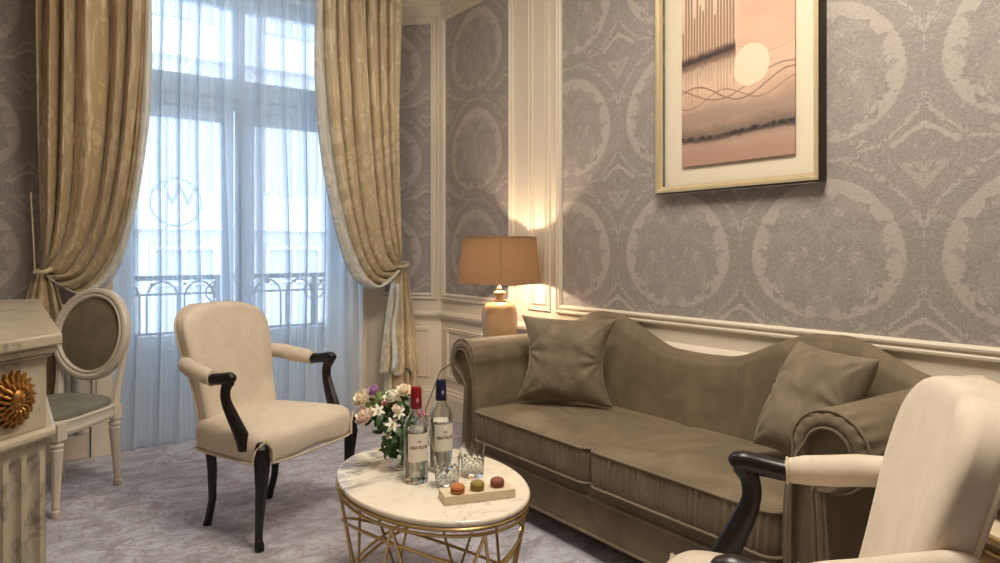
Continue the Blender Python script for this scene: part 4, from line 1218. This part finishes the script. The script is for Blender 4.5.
def leafy(cx_, cy2, n, mat, label, k, spread, off=.0, L=.034):
    h = head_pos(cx_, cy2, off); root = empty('leafy_stem', tuple(h), label, 'foliage', 0, 'leafy stems in the vase')
    mb = MB()
    for q in range(n):
        c = Vector((rnd.uniform(-1, 1) * spread[0], rnd.uniform(-1, 1) * .03, rnd.uniform(-1, 1) * spread[1]))
        c = rt * c.x + tw * c.y + UP * c.z
        N = tw * rnd.uniform(.4, 1) + UP * rnd.uniform(0, 1) + rt * rnd.uniform(-.8, .8)
        R3 = orient(N) @ Matrix.Rotation(rnd.uniform(0, 6.28), 3, 'Z'); petal(mb, c, R3, L * rnd.uniform(.7, 1.2), L * rnd.uniform(.22, .34), -.3)
    mb.build('leaves', mat, root)
    mb = MB(); mb.tube([p - h for p in stem_pts(h, k)], .002, 6); mb.build('stem', 'stem', root)
leafy(392, 437, 46, 'leaf', 'dark green leaves spilling over the front of the vase', 11, (.034, .042), .03, .032)
leafy(405, 430, 40, 'leaf', 'dark green leaves just left of the red capped bottle', 12, (.035, .05), .0)
leafy(380, 420, 22, 'leaf', 'dark green leaves under the blush rose', 13, (.03, .035), .01)
leafy(384, 397, 16, 'leaf_light', 'light green sprigs between the lilac and white blossoms', 14, (.03, .028), -.01, .028)
leafy(394, 448, 26, 'leaf', 'dark green leaves low at the front of the vase, touching the rim', 17, (.03, .035), .035, .028)
leafy(395, 408, 26, 'leaf', 'dark green leaves between the roses in the middle of the bouquet', 18, (.045, .03), -.01, .032)
leafy(410, 402, 14, 'leaf_light', 'light green sprigs behind the red bottle capsule', 15, (.03, .03), -.03, .03)
leafy(371, 405, 10, 'leaf_light', 'light green sprigs between the two left roses', 16, (.02, .02), .0, .026)

# ------------------------------------------------------------ light
def area(name, loc, rot, size, energy, col, size_y=None, spread=None):
    L = bpy.data.lights.new(name, 'AREA'); L.energy = energy; L.color = col; L.size = size
    if size_y: L.shape = 'RECTANGLE'; L.size_y = size_y
    if spread: L.spread = math.radians(spread)
    o = bpy.data.objects.new(name, L); COL.objects.link(o); o.location = loc; o.rotation_euler = rot; return o
def point(name, loc, energy, col, r=.05, parent=None):
    L = bpy.data.lights.new(name, 'POINT'); L.energy = energy; L.color = col; L.shadow_soft_size = r
    o = bpy.data.objects.new(name, L); COL.objects.link(o); o.location = loc; o.parent = parent; return o
point('lamp_light', (LX, LY, .61 + .50), 44, (1, .80, .56), .03)
bulb.visible_shadow = True
area('ceiling_light', (1.25, 1.2, CEIL - .03), (0, 0, 0), .9, 68, (1, .91, .77))
area('ceiling_light', (.9, 3.3, CEIL - .03), (0, 0, 0), .6, 13, (1, .87, .72))
pt_ = area('window_portal', (1.275, 4.98, 1.5), (PI / 2, 0, 0), 1.4, 1, (1, 1, 1), 2.8); pt_.rotation_euler = (-PI / 2, 0, 0); pt_.data.cycles.is_portal = True
W = bpy.data.worlds.new('overcast_sky'); sc.world = W; W.use_nodes = True
nt = W.node_tree; bg = nt.nodes['Background']
tc = nt.nodes.new('ShaderNodeTexCoord'); sp = nt.nodes.new('ShaderNodeSeparateXYZ'); nt.links.new(tc.outputs['Generated'], sp.inputs[0])
rp = nt.nodes.new('ShaderNodeValToRGB'); nt.links.new(sp.outputs[2], rp.inputs[0])
rp.color_ramp.elements[0].color = (.42, .48, .56, 1); rp.color_ramp.elements[0].position = .0
rp.color_ramp.elements[1].color = (.78, .89, 1.0, 1); rp.color_ramp.elements[1].position = .25
nt.links.new(rp.outputs[0], bg.inputs[0]); bg.inputs[1].default_value = 7.0

# ------------------------------------------------------------ camera
cam = bpy.data.cameras.new('camera'); co = bpy.data.objects.new('camera', cam); COL.objects.link(co); sc.camera = co
cam.sensor_width = 36; cam.lens = 700 * 36 / 1000.; cam.shift_y = -(281.5 - 250) / 1000.
co.location = (0, 0, 1.2); co.rotation_euler = (PI / 2, 0, -TH); cam.clip_start = .02
sc.view_settings.view_transform = 'Standard'; sc.view_settings.look = 'None'; sc.view_settings.gamma = 1
sc.view_settings.use_curve_mapping = False; sc.view_settings.exposure = 0.3
sc.cycles.use_denoising = True; sc.cycles.transparent_max_bounces = 24; sc.cycles.max_bounces = 10; sc.cycles.transmission_bounces = 10; sc.cycles.diffuse_bounces = 5
sc.cycles.sample_clamp_indirect = 6
